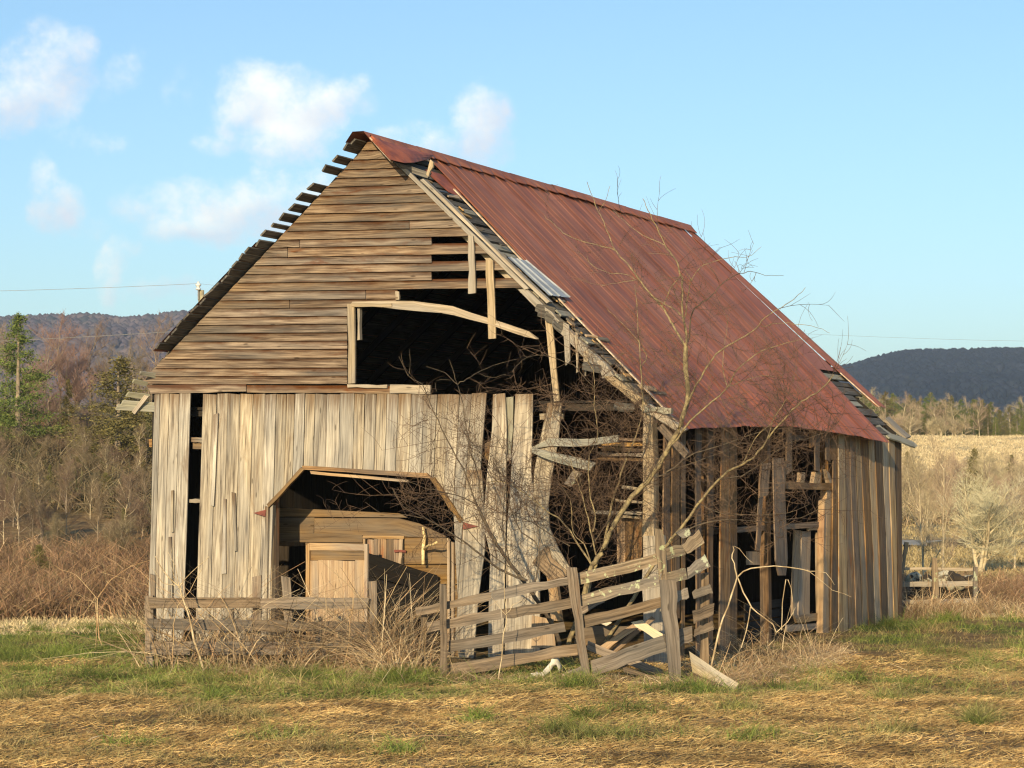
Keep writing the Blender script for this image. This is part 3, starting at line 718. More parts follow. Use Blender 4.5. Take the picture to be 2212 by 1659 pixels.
# --- long side wall
def qs(name, pts, off=.03, th=.025, m='side', seg=6, j=.004):
    a0, a1, b0, b1 = [SP(u, v, off) for u, v in pts]
    return MB().quad(a0, a1, b0, b1, EV, th, seg, j, .004).build(name, M[m], barn)
tX = [1800.5, 1811.5, 1825, 1834, 1846, 1858, 1875, 1889, 1905, 1919, 1933, 1948]
bX = [1795, 1812, 1834, 1851, 1865, 1878, 1892, 1905, 1921, 1932, 1942, 1951]
for i in range(11):
    y0 = 930 + (tX[i] - 1800) * .08; y1 = 1392 - (bX[i] - 1800) * .26
    qs('wall_plank', [(tX[i] + .8, y0), (tX[i + 1] - .8, y0), (bX[i] + .8, y1), (bX[i + 1] - 1.2, y1)], .03 + .018 * (i % 2), .025, 'warm' if i in (1, 4, 6, 8, 9) else 'side', 8, .004)
x = 1436
while x < 1618:                                   # front half of the side wall, gappy and dark
    w = random.uniform(8, 15); y0 = 905 if random.random() < .8 else 940; y1 = 1440 - (x - 1436) * .2 - (random.random() < .3) * random.uniform(20, 180)
    qs('wall_plank', [(x, y0), (x + w, y0), (x + random.uniform(-6, 3), y1), (x + w + random.uniform(-5, 3), y1)], .02 + random.uniform(0, .03), .025, 'side' if random.random() < .25 else 'sided', 7, .006) if not (1478 < x < 1500 or 1535 < x < 1556 or 1590 < x < 1612) else None
    x += w + random.choice([1.5, 3, 6, 10, 14])
x = 1620
while x < 1798:                                   # short boards under the eave
    w = random.uniform(8, 15); y0 = 915; y1 = 1000 + random.uniform(-25, 35) - (x > 1700) * 15
    if random.random() < .5: qs('wall_plank', [(x, y0), (x + w, y0), (x + random.uniform(-1, 2), y1), (x + w, y1 + random.uniform(-6, 6))], .02 + random.uniform(0, .03), .025, 'sided', 5, .005)
    x += w + random.choice([1, 2, 5])
qs('hanging_batten', [(1645, 1000), (1665, 1000), (1640, 1075), (1659, 1070)], .06); qs('hanging_batten', [(1641, 1070), (1649, 1070), (1634, 1189), (1642, 1189)], .05)
MB().plank([SP(1671, 990, .08), SP(1673, 1100, .08), SP(1676, 1211, .1), SP(1683, 1243, .1)], [SP(1694, 990, .08), SP(1697, 1100, .08), SP(1702, 1207, .1), SP(1698, 1243, .1)], EV, .025, .004).build('loose_plank', M['side'], barn)
qs('hanging_batten', [(1696, 995), (1700, 995), (1694, 1045), (1697, 1045)], .05)
qs('girt', [(1698, 1041), (1699, 1056), (1800, 1044), (1800, 1059)], .0, .12, 'side')
qs('girt', [(1436, 1150), (1436, 1162), (1800, 1125), (1800, 1136)], -.12, .12, 'side')
for pts in [[(1731, 1020), (1739, 1020), (1729, 1043), (1738, 1043)], [(1762, 1018), (1774, 1020), (1758, 1045), (1772, 1045)], [(1784, 1014), (1792, 1022), (1792, 1042), (1800, 1044)]]:
    qs('broken_stud', pts, .0, .08, 'ply', 3)
# inner stall boards lit through the opening
for pts, off in [([(1718, 1145), (1730, 1145), (1712, 1330), (1722, 1330)], -.25), ([(1733, 1147), (1751, 1147), (1724, 1345), (1749, 1345)], -.22),
                 ([(1765, 1150), (1788, 1150), (1768, 1390), (1790, 1390)], -.16), ([(1616, 1192), (1643, 1192), (1617, 1221), (1642, 1221)], -.2),
                 ([(1747, 1138), (1747, 1146), (1778, 1137), (1778, 1146)], -.14), ([(1716, 1330), (1722, 1346), (1792, 1322), (1792, 1338)], -.12),
                 ([(1700, 1350), (1700, 1364), (1792, 1345), (1792, 1358)], -.13)]:
    qs('stall_board', pts, off, .04, 'ply', 4)
for pts in [[(1786, 1060), (1800, 1052), (1782, 1395), (1795, 1395)], [(1781, 1082), (1788, 1075), (1777, 1395), (1783, 1395)]]:
    qs('door_jamb', pts, -.02, .12, 'ply', 6)
for i in range(5):
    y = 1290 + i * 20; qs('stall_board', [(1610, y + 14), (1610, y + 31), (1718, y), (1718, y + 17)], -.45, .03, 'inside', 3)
for pts in [[(1698, 940), (1698, 950), (1800, 942), (1800, 952)]]: qs('girt', pts, -.08, .1, 'side')
# post row inside the side wall
for t in (2.2, 5.1, 8.45, 13.0):
    MB().quad(B(.06, t, 0), B(.06, t + .15, 0), B(.06, t, 3.75), B(.06, t + .15, 3.75), EV, .15, 4).build('post', M['sided'], barn)
# --- closed far walls (left side and back) and the loft floor
for i in range(46):
    t = .02 + i * .285
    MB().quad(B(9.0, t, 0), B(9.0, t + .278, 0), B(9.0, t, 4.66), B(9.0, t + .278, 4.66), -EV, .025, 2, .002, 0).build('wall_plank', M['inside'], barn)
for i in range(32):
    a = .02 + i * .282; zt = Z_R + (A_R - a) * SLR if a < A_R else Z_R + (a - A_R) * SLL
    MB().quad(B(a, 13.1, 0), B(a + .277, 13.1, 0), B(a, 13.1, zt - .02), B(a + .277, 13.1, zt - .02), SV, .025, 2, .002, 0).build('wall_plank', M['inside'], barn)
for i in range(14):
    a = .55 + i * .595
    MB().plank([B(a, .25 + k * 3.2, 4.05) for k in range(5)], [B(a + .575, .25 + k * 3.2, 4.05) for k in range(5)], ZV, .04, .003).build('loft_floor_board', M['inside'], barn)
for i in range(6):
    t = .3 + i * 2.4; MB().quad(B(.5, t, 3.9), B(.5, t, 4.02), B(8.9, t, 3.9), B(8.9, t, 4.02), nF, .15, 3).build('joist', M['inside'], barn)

# --- things just inside the door, on the stall wall two metres behind the front
IP = lambda u, v, o=0.0: hit(u, v, C0 + SV * (1.15 - o), SV)
stall = tag(link('stall_wall', MB().quad(IP(1006, 1205, -.1), IP(1006, 1215, -.1), IP(1006, 1450, -.1), IP(1010, 1450, -.1), nF, .05, 2).mesh('stall_wall'), M['inner'], barn))
def qi(pts, off=0.0, th=.03, m='inner', seg=5, name='stall_board'):
    a0, a1, b0, b1 = [IP(u, v, off) for u, v in pts]
    MB().quad(a0, a1, b0, b1, nF, th, seg, .002, .002).build(name, M[m], stall)
def qi_poly(T_, B_, off=0.0, name='stall_board'):
    MB().plank([IP(u, v, off) for u, v in T_], [IP(u, v, off) for u, v in B_], nF, .03, .002, .002).build(name, M['inner'], stall)
qi_poly([(575, 1096), (700, 1101), (862, 1109)], [(575, 1116), (700, 1116), (880, 1118)], .01)
qi([(575, 1118), (575, 1150), (678, 1118), (678, 1152)]); qi_poly([(679, 1118), (862, 1120), (905, 1131), (960, 1157)], [(679, 1152), (862, 1159), (905, 1160), (963, 1160)], .004)
qi([(575, 1151), (575, 1170), (782, 1153), (782, 1172)]); qi([(784, 1154), (784, 1219), (872, 1157), (872, 1219)], -.05); qi_poly([(872, 1161), (962, 1161), (1010, 1196)], [(872, 1218), (962, 1218), (1010, 1218)])
for i in range(5): qi([(660, 1220 + i * 44), (660, 1262 + i * 44), (1010, 1220 + i * 44), (1010, 1262 + i * 44)], .003 * (i % 2))
qi([(660, 1172), (660, 1219), (784, 1173), (784, 1219)], -.01)
qi([(966, 1163), (971, 1165), (966, 1440), (971, 1440)], .05, .05, 'ply', name='stud'); qi([(975, 1170), (980, 1174), (975, 1440), (980, 1440)], .06, .05, 'ply', name='stud')
qi([(971, 1168), (975, 1170), (971, 1440), (975, 1440)], .03, .02, 'inside', name='stud')
# little hatch in the stall wall
qi([(783, 1157), (783, 1163), (872, 1158), (872, 1164)], .05, .05, 'ply', name='hatch_frame'); qi([(784, 1163), (788, 1163), (784, 1225), (788, 1225)], .05, .05, 'ply', name='hatch_frame')
qi([(863, 1164), (870, 1164), (860, 1222), (866, 1222)], .05, .05, 'ply', name='hatch_frame'); qi([(870, 1158), (872, 1158), (869, 1222), (871, 1222)], .04, .04, 'inside', name='hatch_frame')
for i in range(5): x = 794 + i * 14; qi([(x, 1165), (x + 13, 1165), (x, 1230), (x + 13, 1230)], .03 + .004 * (i % 2), .02, 'side', 3, 'hatch_board')
qi([(851, 1188), (851, 1193), (876, 1188), (876, 1193)], .07, .02, 'hinge', 2, 'latch')
# end wall of the dark stall at the left
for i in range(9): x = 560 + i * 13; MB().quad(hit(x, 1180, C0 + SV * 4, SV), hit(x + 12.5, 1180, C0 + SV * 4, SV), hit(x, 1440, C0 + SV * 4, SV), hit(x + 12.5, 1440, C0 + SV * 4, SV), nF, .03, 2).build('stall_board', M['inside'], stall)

# wooden box standing in the doorway
J = lambda u, v, o=0.0: hit(u, v, C0 + SV * (.45 - o), SV)
bx = empty('wooden_crate', J(727, 1400), 'tan wooden box with a recessed strip standing in the barn doorway', 'box')
def qb(name, P, n, th, m, seg=4): MB().quad(*P, n, th, seg, .003, .002).build(name, M[m], bx)
for i in range(5):
    x0 = 662 + i * 26.2; qb('end_board', [J(x0, 1211 if i else 1213), J(x0 + 26, 1211), J(x0, 1400), J(x0 + 26, 1400)], nF, .03, 'ply')
qb('top_rail', [J(667, 1172, .03), J(661, 1189, .03), J(793, 1176, .03), J(793, 1189, .03)], nF, .06, 'ply')
qb('recessed_strip', [J(672, 1190, -.02), J(672, 1210, -.02), J(789, 1190, -.02), J(789, 1210, -.02)], nF, .02, 'inner')
qb('side_rail', [J(661, 1178, .04), J(668, 1174, .04), J(661, 1400, .04), J(668, 1400, .04)], nF, .06, 'ply')
qb('side_rail', [J(787, 1176, .04), J(794, 1176, .04), J(786, 1400, .04), J(793, 1400, .04)], nF, .06, 'ply')
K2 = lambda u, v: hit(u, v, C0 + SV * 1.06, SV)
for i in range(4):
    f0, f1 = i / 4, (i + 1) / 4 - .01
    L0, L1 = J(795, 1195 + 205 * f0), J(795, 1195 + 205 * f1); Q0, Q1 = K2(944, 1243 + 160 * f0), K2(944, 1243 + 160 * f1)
    qb('side_board', [L0, L1, Q0, Q1], EV, .03, 'black')  # dark boards stand in for the shadow the box casts behind it
qb('post', [K2(941, 1245), K2(947, 1247), K2(941, 1420), K2(947, 1420)], nF, .05, 'black')  # upright edge of that painted shadow area
# pale forked stick leaning by the hatch
st = MB().tube([IP(914, 1138, .12), IP(917, 1160, .13), IP(914, 1185, .14), IP(914, 1219, .22)], [.018, .03, .032, .026], 7)
st.tube([IP(916, 1187, .14), IP(926, 1178, .3), IP(936, 1176, .42), IP(944, 1171, .5)], [.024, .022, .02, .016], 7)
st.build('forked_stick', M['stick'], smooth=True, label='pale peeled forked stick leaning against the stall wall inside the doorway', cat='stick')
# battered pieces inside the open corner
wf = MB().plank([FP(u, v, .10) for u, v in [(1149, 965), (1188, 947), (1224, 945), (1251, 948), (1276, 948), (1335, 941)]],
                [FP(u, v, .12) for u, v in [(1150, 970), (1188, 963), (1224, 964), (1251, 965), (1276, 963), (1335, 955)]], nF, .05, .006)
wf.build('sprung_board', M['wavy'], label='upper grey-green warped board jutting from the open corner of the barn', cat='board')
wf = MB().plank([FP(u, v, .2 + .02 * i) for i, (u, v) in enumerate([(1149, 966), (1180, 972), (1215, 980), (1250, 990), (1288, 1000)])],
                [FP(u, v, .2 + .02 * i) for i, (u, v) in enumerate([(1149, 978), (1175, 990), (1205, 1000), (1240, 1008), (1273, 1017)])], nF, .05, .008)
wf.build('sprung_board', M['wavy'], label='lower lichened board slanting down below the upper warped board', cat='board')
MB().quad(FP(1240, 1013, .1), FP(1256, 1023, .1), FP(1219, 1046, .15), FP(1232, 1052, .15), nF, .04, 3, .006).build('broken_board', M['fencel'], label='short broken board end hanging below the slanting board', cat='board')
sh = empty('wall_shelf', FP(1360, 985, -.3), 'rusty brown shelf of boards inside the open front corner', 'shelf')
for i in range(5):
    y = 944 + i * 11; MB().quad(FP(1300 - i * 4, y, -.3 - i * .05), FP(1300, y + 7, -.3 - i * .05), FP(1390, y + 2, -.3), FP(1390, y + 9, -.3), nF, .05, 3, .008).build('shelf_board', M['ply' if i % 2 else 'side'], sh)
ld = empty('hay_rack', FP(1360, 1200, -.6), 'light slatted rack behind the corner post with a brown backing', 'rack')
for y, x0 in ((1049, 1342), (1078, 1330), (1102, 1277), (1112, 1335)):
    MB().quad(FP(x0, y, -.4), FP(x0, y + 6, -.4), FP(1386, y + 4, -.4), FP(1386, y + 10, -.4), nF, .04, 3, .004).build('slat', M['beam'], ld)
for i in range(3): MB().quad(FP(1333 + i * 18, 1118, -.6), FP(1350 + i * 18, 1118, -.6), FP(1333 + i * 18, 1230, -.6), FP(1350 + i * 18, 1230, -.6), nF, .03, 3).build('back_board', M['side'], ld)
for pts in [[(1181, 1237), (1200, 1239), (1190, 1340), (1211, 1342)]]:
    MB().quad(*[FP(u, v, .02) for u, v in pts], nF, .1, 4).build('broken_stud', M['ply'], label='bright orange-brown upright stud behind the leaning fence', cat='stud')

# ------------------------------------------------------------------ fences
NV = V([0, -1., 0])
def pl(name, P, y0, par=None, th=.035, m='fence', seg=6, j=.006, y1=None, ends=.02, **kw):
    """P: (a0,a1,b0,b1) pixels; y0/y1 distance at the two ends"""
    y1 = y0 if y1 is None else y1
    a0, a1, b0, b1 = DP(*P[0], y0), DP(*P[1], y0), DP(*P[2], y1), DP(*P[3], y1)
    return MB().quad(a0, a1, b0, b1, NV, th, seg, j, .006, ends).build(name, M[m], par, **kw)
fl = empty('board_fence', DP(330, 1440, 34.6), 'low grey board fence overgrown with dry weeds before the barn door', 'fence')
yl = 34.6
for P in [[(320, 1292), (320, 1314), (560, 1291), (560, 1314)], [(562, 1291), (562, 1315), (795, 1292), (795, 1315)], [(318, 1336), (318, 1360), (545, 1340), (545, 1363)],
          [(547, 1340), (547, 1363), (800, 1344), (800, 1366)], [(318, 1386), (318, 1414), (412, 1386), (412, 1414)], [(414, 1386), (414, 1414), (810, 1388), (810, 1416)],
          [(495, 1444), (495, 1464), (800, 1448), (800, 1468)]]:
    pl('rail', P, yl, fl)
for P, y in [([(313, 1288), (331, 1288), (314, 1440), (331, 1440)], 34.66), ([(324, 1240), (334, 1240), (326, 1440), (335, 1440)], 34.75), ([(494, 1315), (502, 1315), (494, 1450), (502, 1450)], 34.7),
             ([(608, 1243), (626, 1246), (622, 1470), (640, 1470)], 34.72), ([(545, 1246), (564, 1244), (547, 1470), (562, 1470)], 34.72), ([(795, 1254), (812, 1256), (800, 1475), (818, 1475)], 34.7)]:
    pl('post', P, y, fl, .09, 'fence')
fr = empty('collapsing_fence', DP(1265, 1488, 31.2), 'leaning plank gate fence bending upward in front of the open barn corner', 'fence')
yr0, yr1 = 33.0, 31.0
yd = lambda u: float(np.interp(u, [899, 1250, 1440, 1545], [33.6, 32.0, 31.2, 31.6]))
RAILS = [[(899, 1313), (901, 1329), (1060, 1278), (1061, 1297)], [(1062, 1276), (1063, 1297), (1238, 1245), (1240, 1262)],
         [(921, 1344), (925, 1366), (1080, 1316), (1082, 1338)], [(1083, 1315), (1084, 1338), (1240, 1292), (1240, 1312)],
         [(968, 1387), (968, 1410), (1218, 1343), (1220, 1366)], [(968, 1434), (970, 1461), (1245, 1391), (1246, 1417)],
         [(1246, 1238), (1246, 1264), (1420, 1195), (1422, 1219)], [(1437, 1184), (1440, 1209), (1477, 1174), (1484, 1197)], [(1474, 1177), (1486, 1197), (1508, 1145), (1524, 1171)],
         [(1248, 1286), (1250, 1311), (1427, 1240), (1427, 1265)], [(1430, 1240), (1431, 1266), (1480, 1227), (1484, 1252)], [(1482, 1227), (1486, 1252), (1524, 1197), (1536, 1223)],
         [(1256, 1333), (1258, 1358), (1427, 1291), (1428, 1314)], [(1460, 1278), (1461, 1300), (1484, 1270), (1487, 1293)], [(1496, 1276), (1497, 1294), (1534, 1261), (1539, 1281)],
         [(1497, 1320), (1499, 1347), (1541, 1303), (1543, 1327)], [(1275, 1429), (1278, 1461), (1433, 1372), (1440, 1407)], [(1434, 1372), (1441, 1407), (1494, 1352), (1496, 1385)],
         [(1499, 1359), (1499, 1376), (1538, 1342), (1543, 1360)], [(1214, 1455), (1216, 1476), (1262, 1438), (1264, 1462)]]
for k, P in enumerate(RAILS):
    pl('rail', P, yd(P[0][0]), fr, .035, 'fencel' if P[0][0] > 1240 and P[0][1] < 1300 else 'fence', 6, .008, yd(P[2][0]))
for P, y in [([(950, 1262), (964, 1262), (951, 1466), (967, 1466)], 33.1), ([(909, 1330), (922, 1330), (908, 1440), (921, 1440)], 33.7), ([(1222, 1225), (1244, 1225), (1262, 1492), (1281, 1492)], 31.85),
             ([(1413, 1141), (1432, 1143), (1424, 1262), (1444, 1262)], 31.25), ([(1424, 1253), (1460, 1253), (1450, 1500), (1474, 1500)], 31.0), ([(1514, 1239), (1532, 1237), (1514, 1450), (1530, 1450)], 31.75)]:
    pl('post', P, y, fr, .10, 'fencel' if P[0][1] < 1200 else 'fence', 7, .008)
pl('base_board', [(989, 1462), (990, 1470), (1180, 1449), (1180, 1456)], 33.3, None, .05, 'inner', label='yellowish board lying along the ground under the leaning fence', cat='board')
DEB = [([(1276, 1337), (1288, 1331), (1308, 1352), (1320, 1345)], 32.9, 'bright', 'small pale board end tilted behind the upper fence rails'),
       ([(1364, 1346), (1386, 1339), (1414, 1380), (1436, 1372)], 32.0, 'bright', 'bright fresh broken board propped behind the fence next to the main post'),
       ([(1268, 1384), (1268, 1403), (1432, 1446), (1432, 1466)], 32.5, 'fence', 'long brown board slanting down across the gap under the fence rails'),
       ([(1296, 1396), (1310, 1404), (1364, 1350), (1374, 1358)], 32.8, 'ply', 'tan board slanting upward behind the fence debris'),
       ([(1245, 1350), (1240, 1392), (1360, 1354), (1300, 1398)], 33.2, 'inner', 'wide brown panel fragment lying behind the fence rails'),
       ([(1238, 1310), (1250, 1330), (1300, 1280), (1306, 1300)], 33.1, 'fence', 'short grey board crossing behind the middle fence rails'),
       ([(1150, 1330), (1195, 1336), (1148, 1402), (1200, 1398)], 33.6, 'ply', 'square orange-brown board patch behind the left fence rails'),
       ([(1346, 1440), (1350, 1452), (1420, 1462), (1424, 1472)], 31.7, 'fence', 'weathered board end half buried in dry grass under the fence'),
       ([(1300, 1420), (1306, 1432), (1410, 1330), (1416, 1338)], 33.0, 'side', 'thin brown lath leaning among the fence debris')]
for P, y, m_, lb in DEB: pl('broken_board', P, y, None, .03, m_, 4, .006, label=lb, cat='board')
MB().quad(DP(1489, 1407, 31.3), DP(1495, 1449, 31.3), DP(1596, 1478, 30.3), DP(1584, 1494, 30.3), V([-.2, -.8, .5]), .03, 5, .005).build('fallen_board', M['bright'], label='wide pale board fallen to the grass right of the big fence post', cat='board')
MB().quad(DP(1461, 1153, 31.5), DP(1476, 1165, 31.5), DP(1486, 1138, 31.5), DP(1492, 1150, 31.5), NV, .12, 2, .02).build('stump_block', M['fencel'], label='chunk of split wood caught above the top right fence rail', cat='wood chunk')
# far fence on the right
ff = empty('pasture_fence', DP(2020, 1340, 47.6), 'short three-rail fence running right from the far barn corner', 'fence')
for P in [[(1948, 1225), (1948, 1231), (2104, 1227), (2104, 1233)], [(1950, 1257), (1950, 1267), (2018, 1256), (2018, 1267)], [(2019, 1256), (2019, 1267), (2104, 1255), (2104, 1266)],
          [(1950, 1297), (1950, 1305), (2018, 1295), (2018, 1304)], [(2019, 1296), (2019, 1306), (2102, 1292), (2102, 1303)], [(1950, 1329), (1950, 1333), (1988, 1330), (1988, 1334)]]:
    pl('rail', P, 47.6, ff, .03, 'beam', 4, .004)
for P, m_ in [([(2013, 1206), (2026, 1206), (2017, 1345), (2030, 1345)], 'fencel'), ([(2103, 1226), (2112, 1226), (2104, 1345), (2113, 1345)], 'fencel'), ([(1955, 1172), (1963, 1172), (1948, 1240), (1953, 1240)], 'beam')]:
    pl('post', P, 47.5, ff, .10, m_, 5, .008)
def rock(name, c, r, mt, label, seed=0, cat='rock'):
    import bmesh
    bm = bmesh.new(); bmesh.ops.create_icosphere(bm, subdivisions=3, radius=1.0); rr = random.Random(seed)
    o3 = [rr.uniform(0, 50) for _ in range(3)]
    for v in bm.verts:
        p = v.co; n = 1 + .35 * (float(vnoise(p.x * 1.2 + o3[0], p.y * 1.2 + p.z * .9 + o3[1], 1.0)) - .5) * 2; n = max(n, .3)
        v.co = Vector((p.x * r[0] * n + c[0], p.y * r[1] * n + c[1], p.z * r[2] * n + c[2]))
    me = bpy.data.meshes.new(name); bm.to_mesh(me); bm.free(); return tag(link(name, me, mt), label, cat)
for i, (u, v, r_, lb) in enumerate([(1978, 1245, .17, 'small dark-spotted rock seen through the fence nearest the barn corner'), (2003, 1240, .14, 'pale rock left of the middle fence post'), (2042, 1244, .24, 'broad pale lichened rock right of the middle fence post'),
                                     (2068, 1236, .18, 'humped pale rock between the two fence posts'), (2092, 1246, .15, 'pale rock just left of the last fence post')]):
    p = DP(u, v, 50.0); rock('lichened_rock', (p[0], p[1], float(HT(p[0], p[1])) + p[2] * 0 + .55), (r_, .25, r_ * .9), M['lstone'], lb, 10 + i)
    rock('dirt_bank', (p[0], p[1] + .1, .2), (.3, .35, .42), M['soil'], 'dark earth lump under the rock number of pale rocks' if False else ['dark earth hump beside the barn corner behind the fence', 'dark earth hump left of the middle fence post', 'dark earth hump right of the middle fence post', 'dark earth hump between the fence posts', 'dark earth hump at the last fence post'][i], 30 + i, 'earth bank')
p = DP(2148, 1345, 46.0); rock('fieldstone', (p[0], p[1], .12), (.28, .3, .14), M['stone'], 'tan stone in the grass right of the far fence', 2)
p = DP(2166, 1338, 46.6); rock('fieldstone', (p[0], p[1], .16), (.15, .2, .16), M['stone'], 'smaller upright stone touching the tan stone on its right', 3)
for i, (A_, B_, r, lb) in enumerate([((2183, 1332), (2230, 1350), .07, 'weathered grey log at the right edge of the grass, nearest of the pile'),
                                 ((2190, 1320), (2235, 1338), .05, 'thin broken log resting on the log pile at the right edge'),
                                 ((2200, 1345), (2240, 1325), .06, 'dark log crossing the pile at the right edge')]):
    MB().tube([DP(*A_, 46.2 + i * .2), DP((A_[0] + B_[0]) / 2, (A_[1] + B_[1]) / 2 - 2, 46.2), DP(*B_, 46.4)], [r, r * .9, r * .8], 7).build('log', M['fence'], smooth=True, label=lb, cat='log')
# dirty cloth snagged under the fence
pts = [(1148, 1466), (1158, 1458), (1170, 1462), (1182, 1452), (1190, 1436), (1196, 1428), (1204, 1432), (1210, 1444)]
mb = MB(); n = len(pts)
for i, (u, v) in enumerate(pts):
    c = DP(u, v, 32.3)
    for j in range(7):
        t = 2 * math.pi * j / 7; r = .05 + .03 * math.sin(i * 2.1 + j) + .02 * random.random()
        mb.v.append(c + V([.4 * r * math.cos(t), r * math.cos(t) * .5, r * math.sin(t)])); mb.uv.append((j, i))
mb.f = [(i * 7 + j, i * 7 + (j + 1) % 7, (i + 1) * 7 + (j + 1) % 7, (i + 1) * 7 + j) for i in range(n - 1) for j in range(7)] + [tuple(range(7))[::-1], tuple((n - 1) * 7 + j for j in range(7))]
mb.build('cloth_rag', M['cloth'], smooth=True, label='dirty white cloth snagged on the grass under the leaning fence', cat='rag')

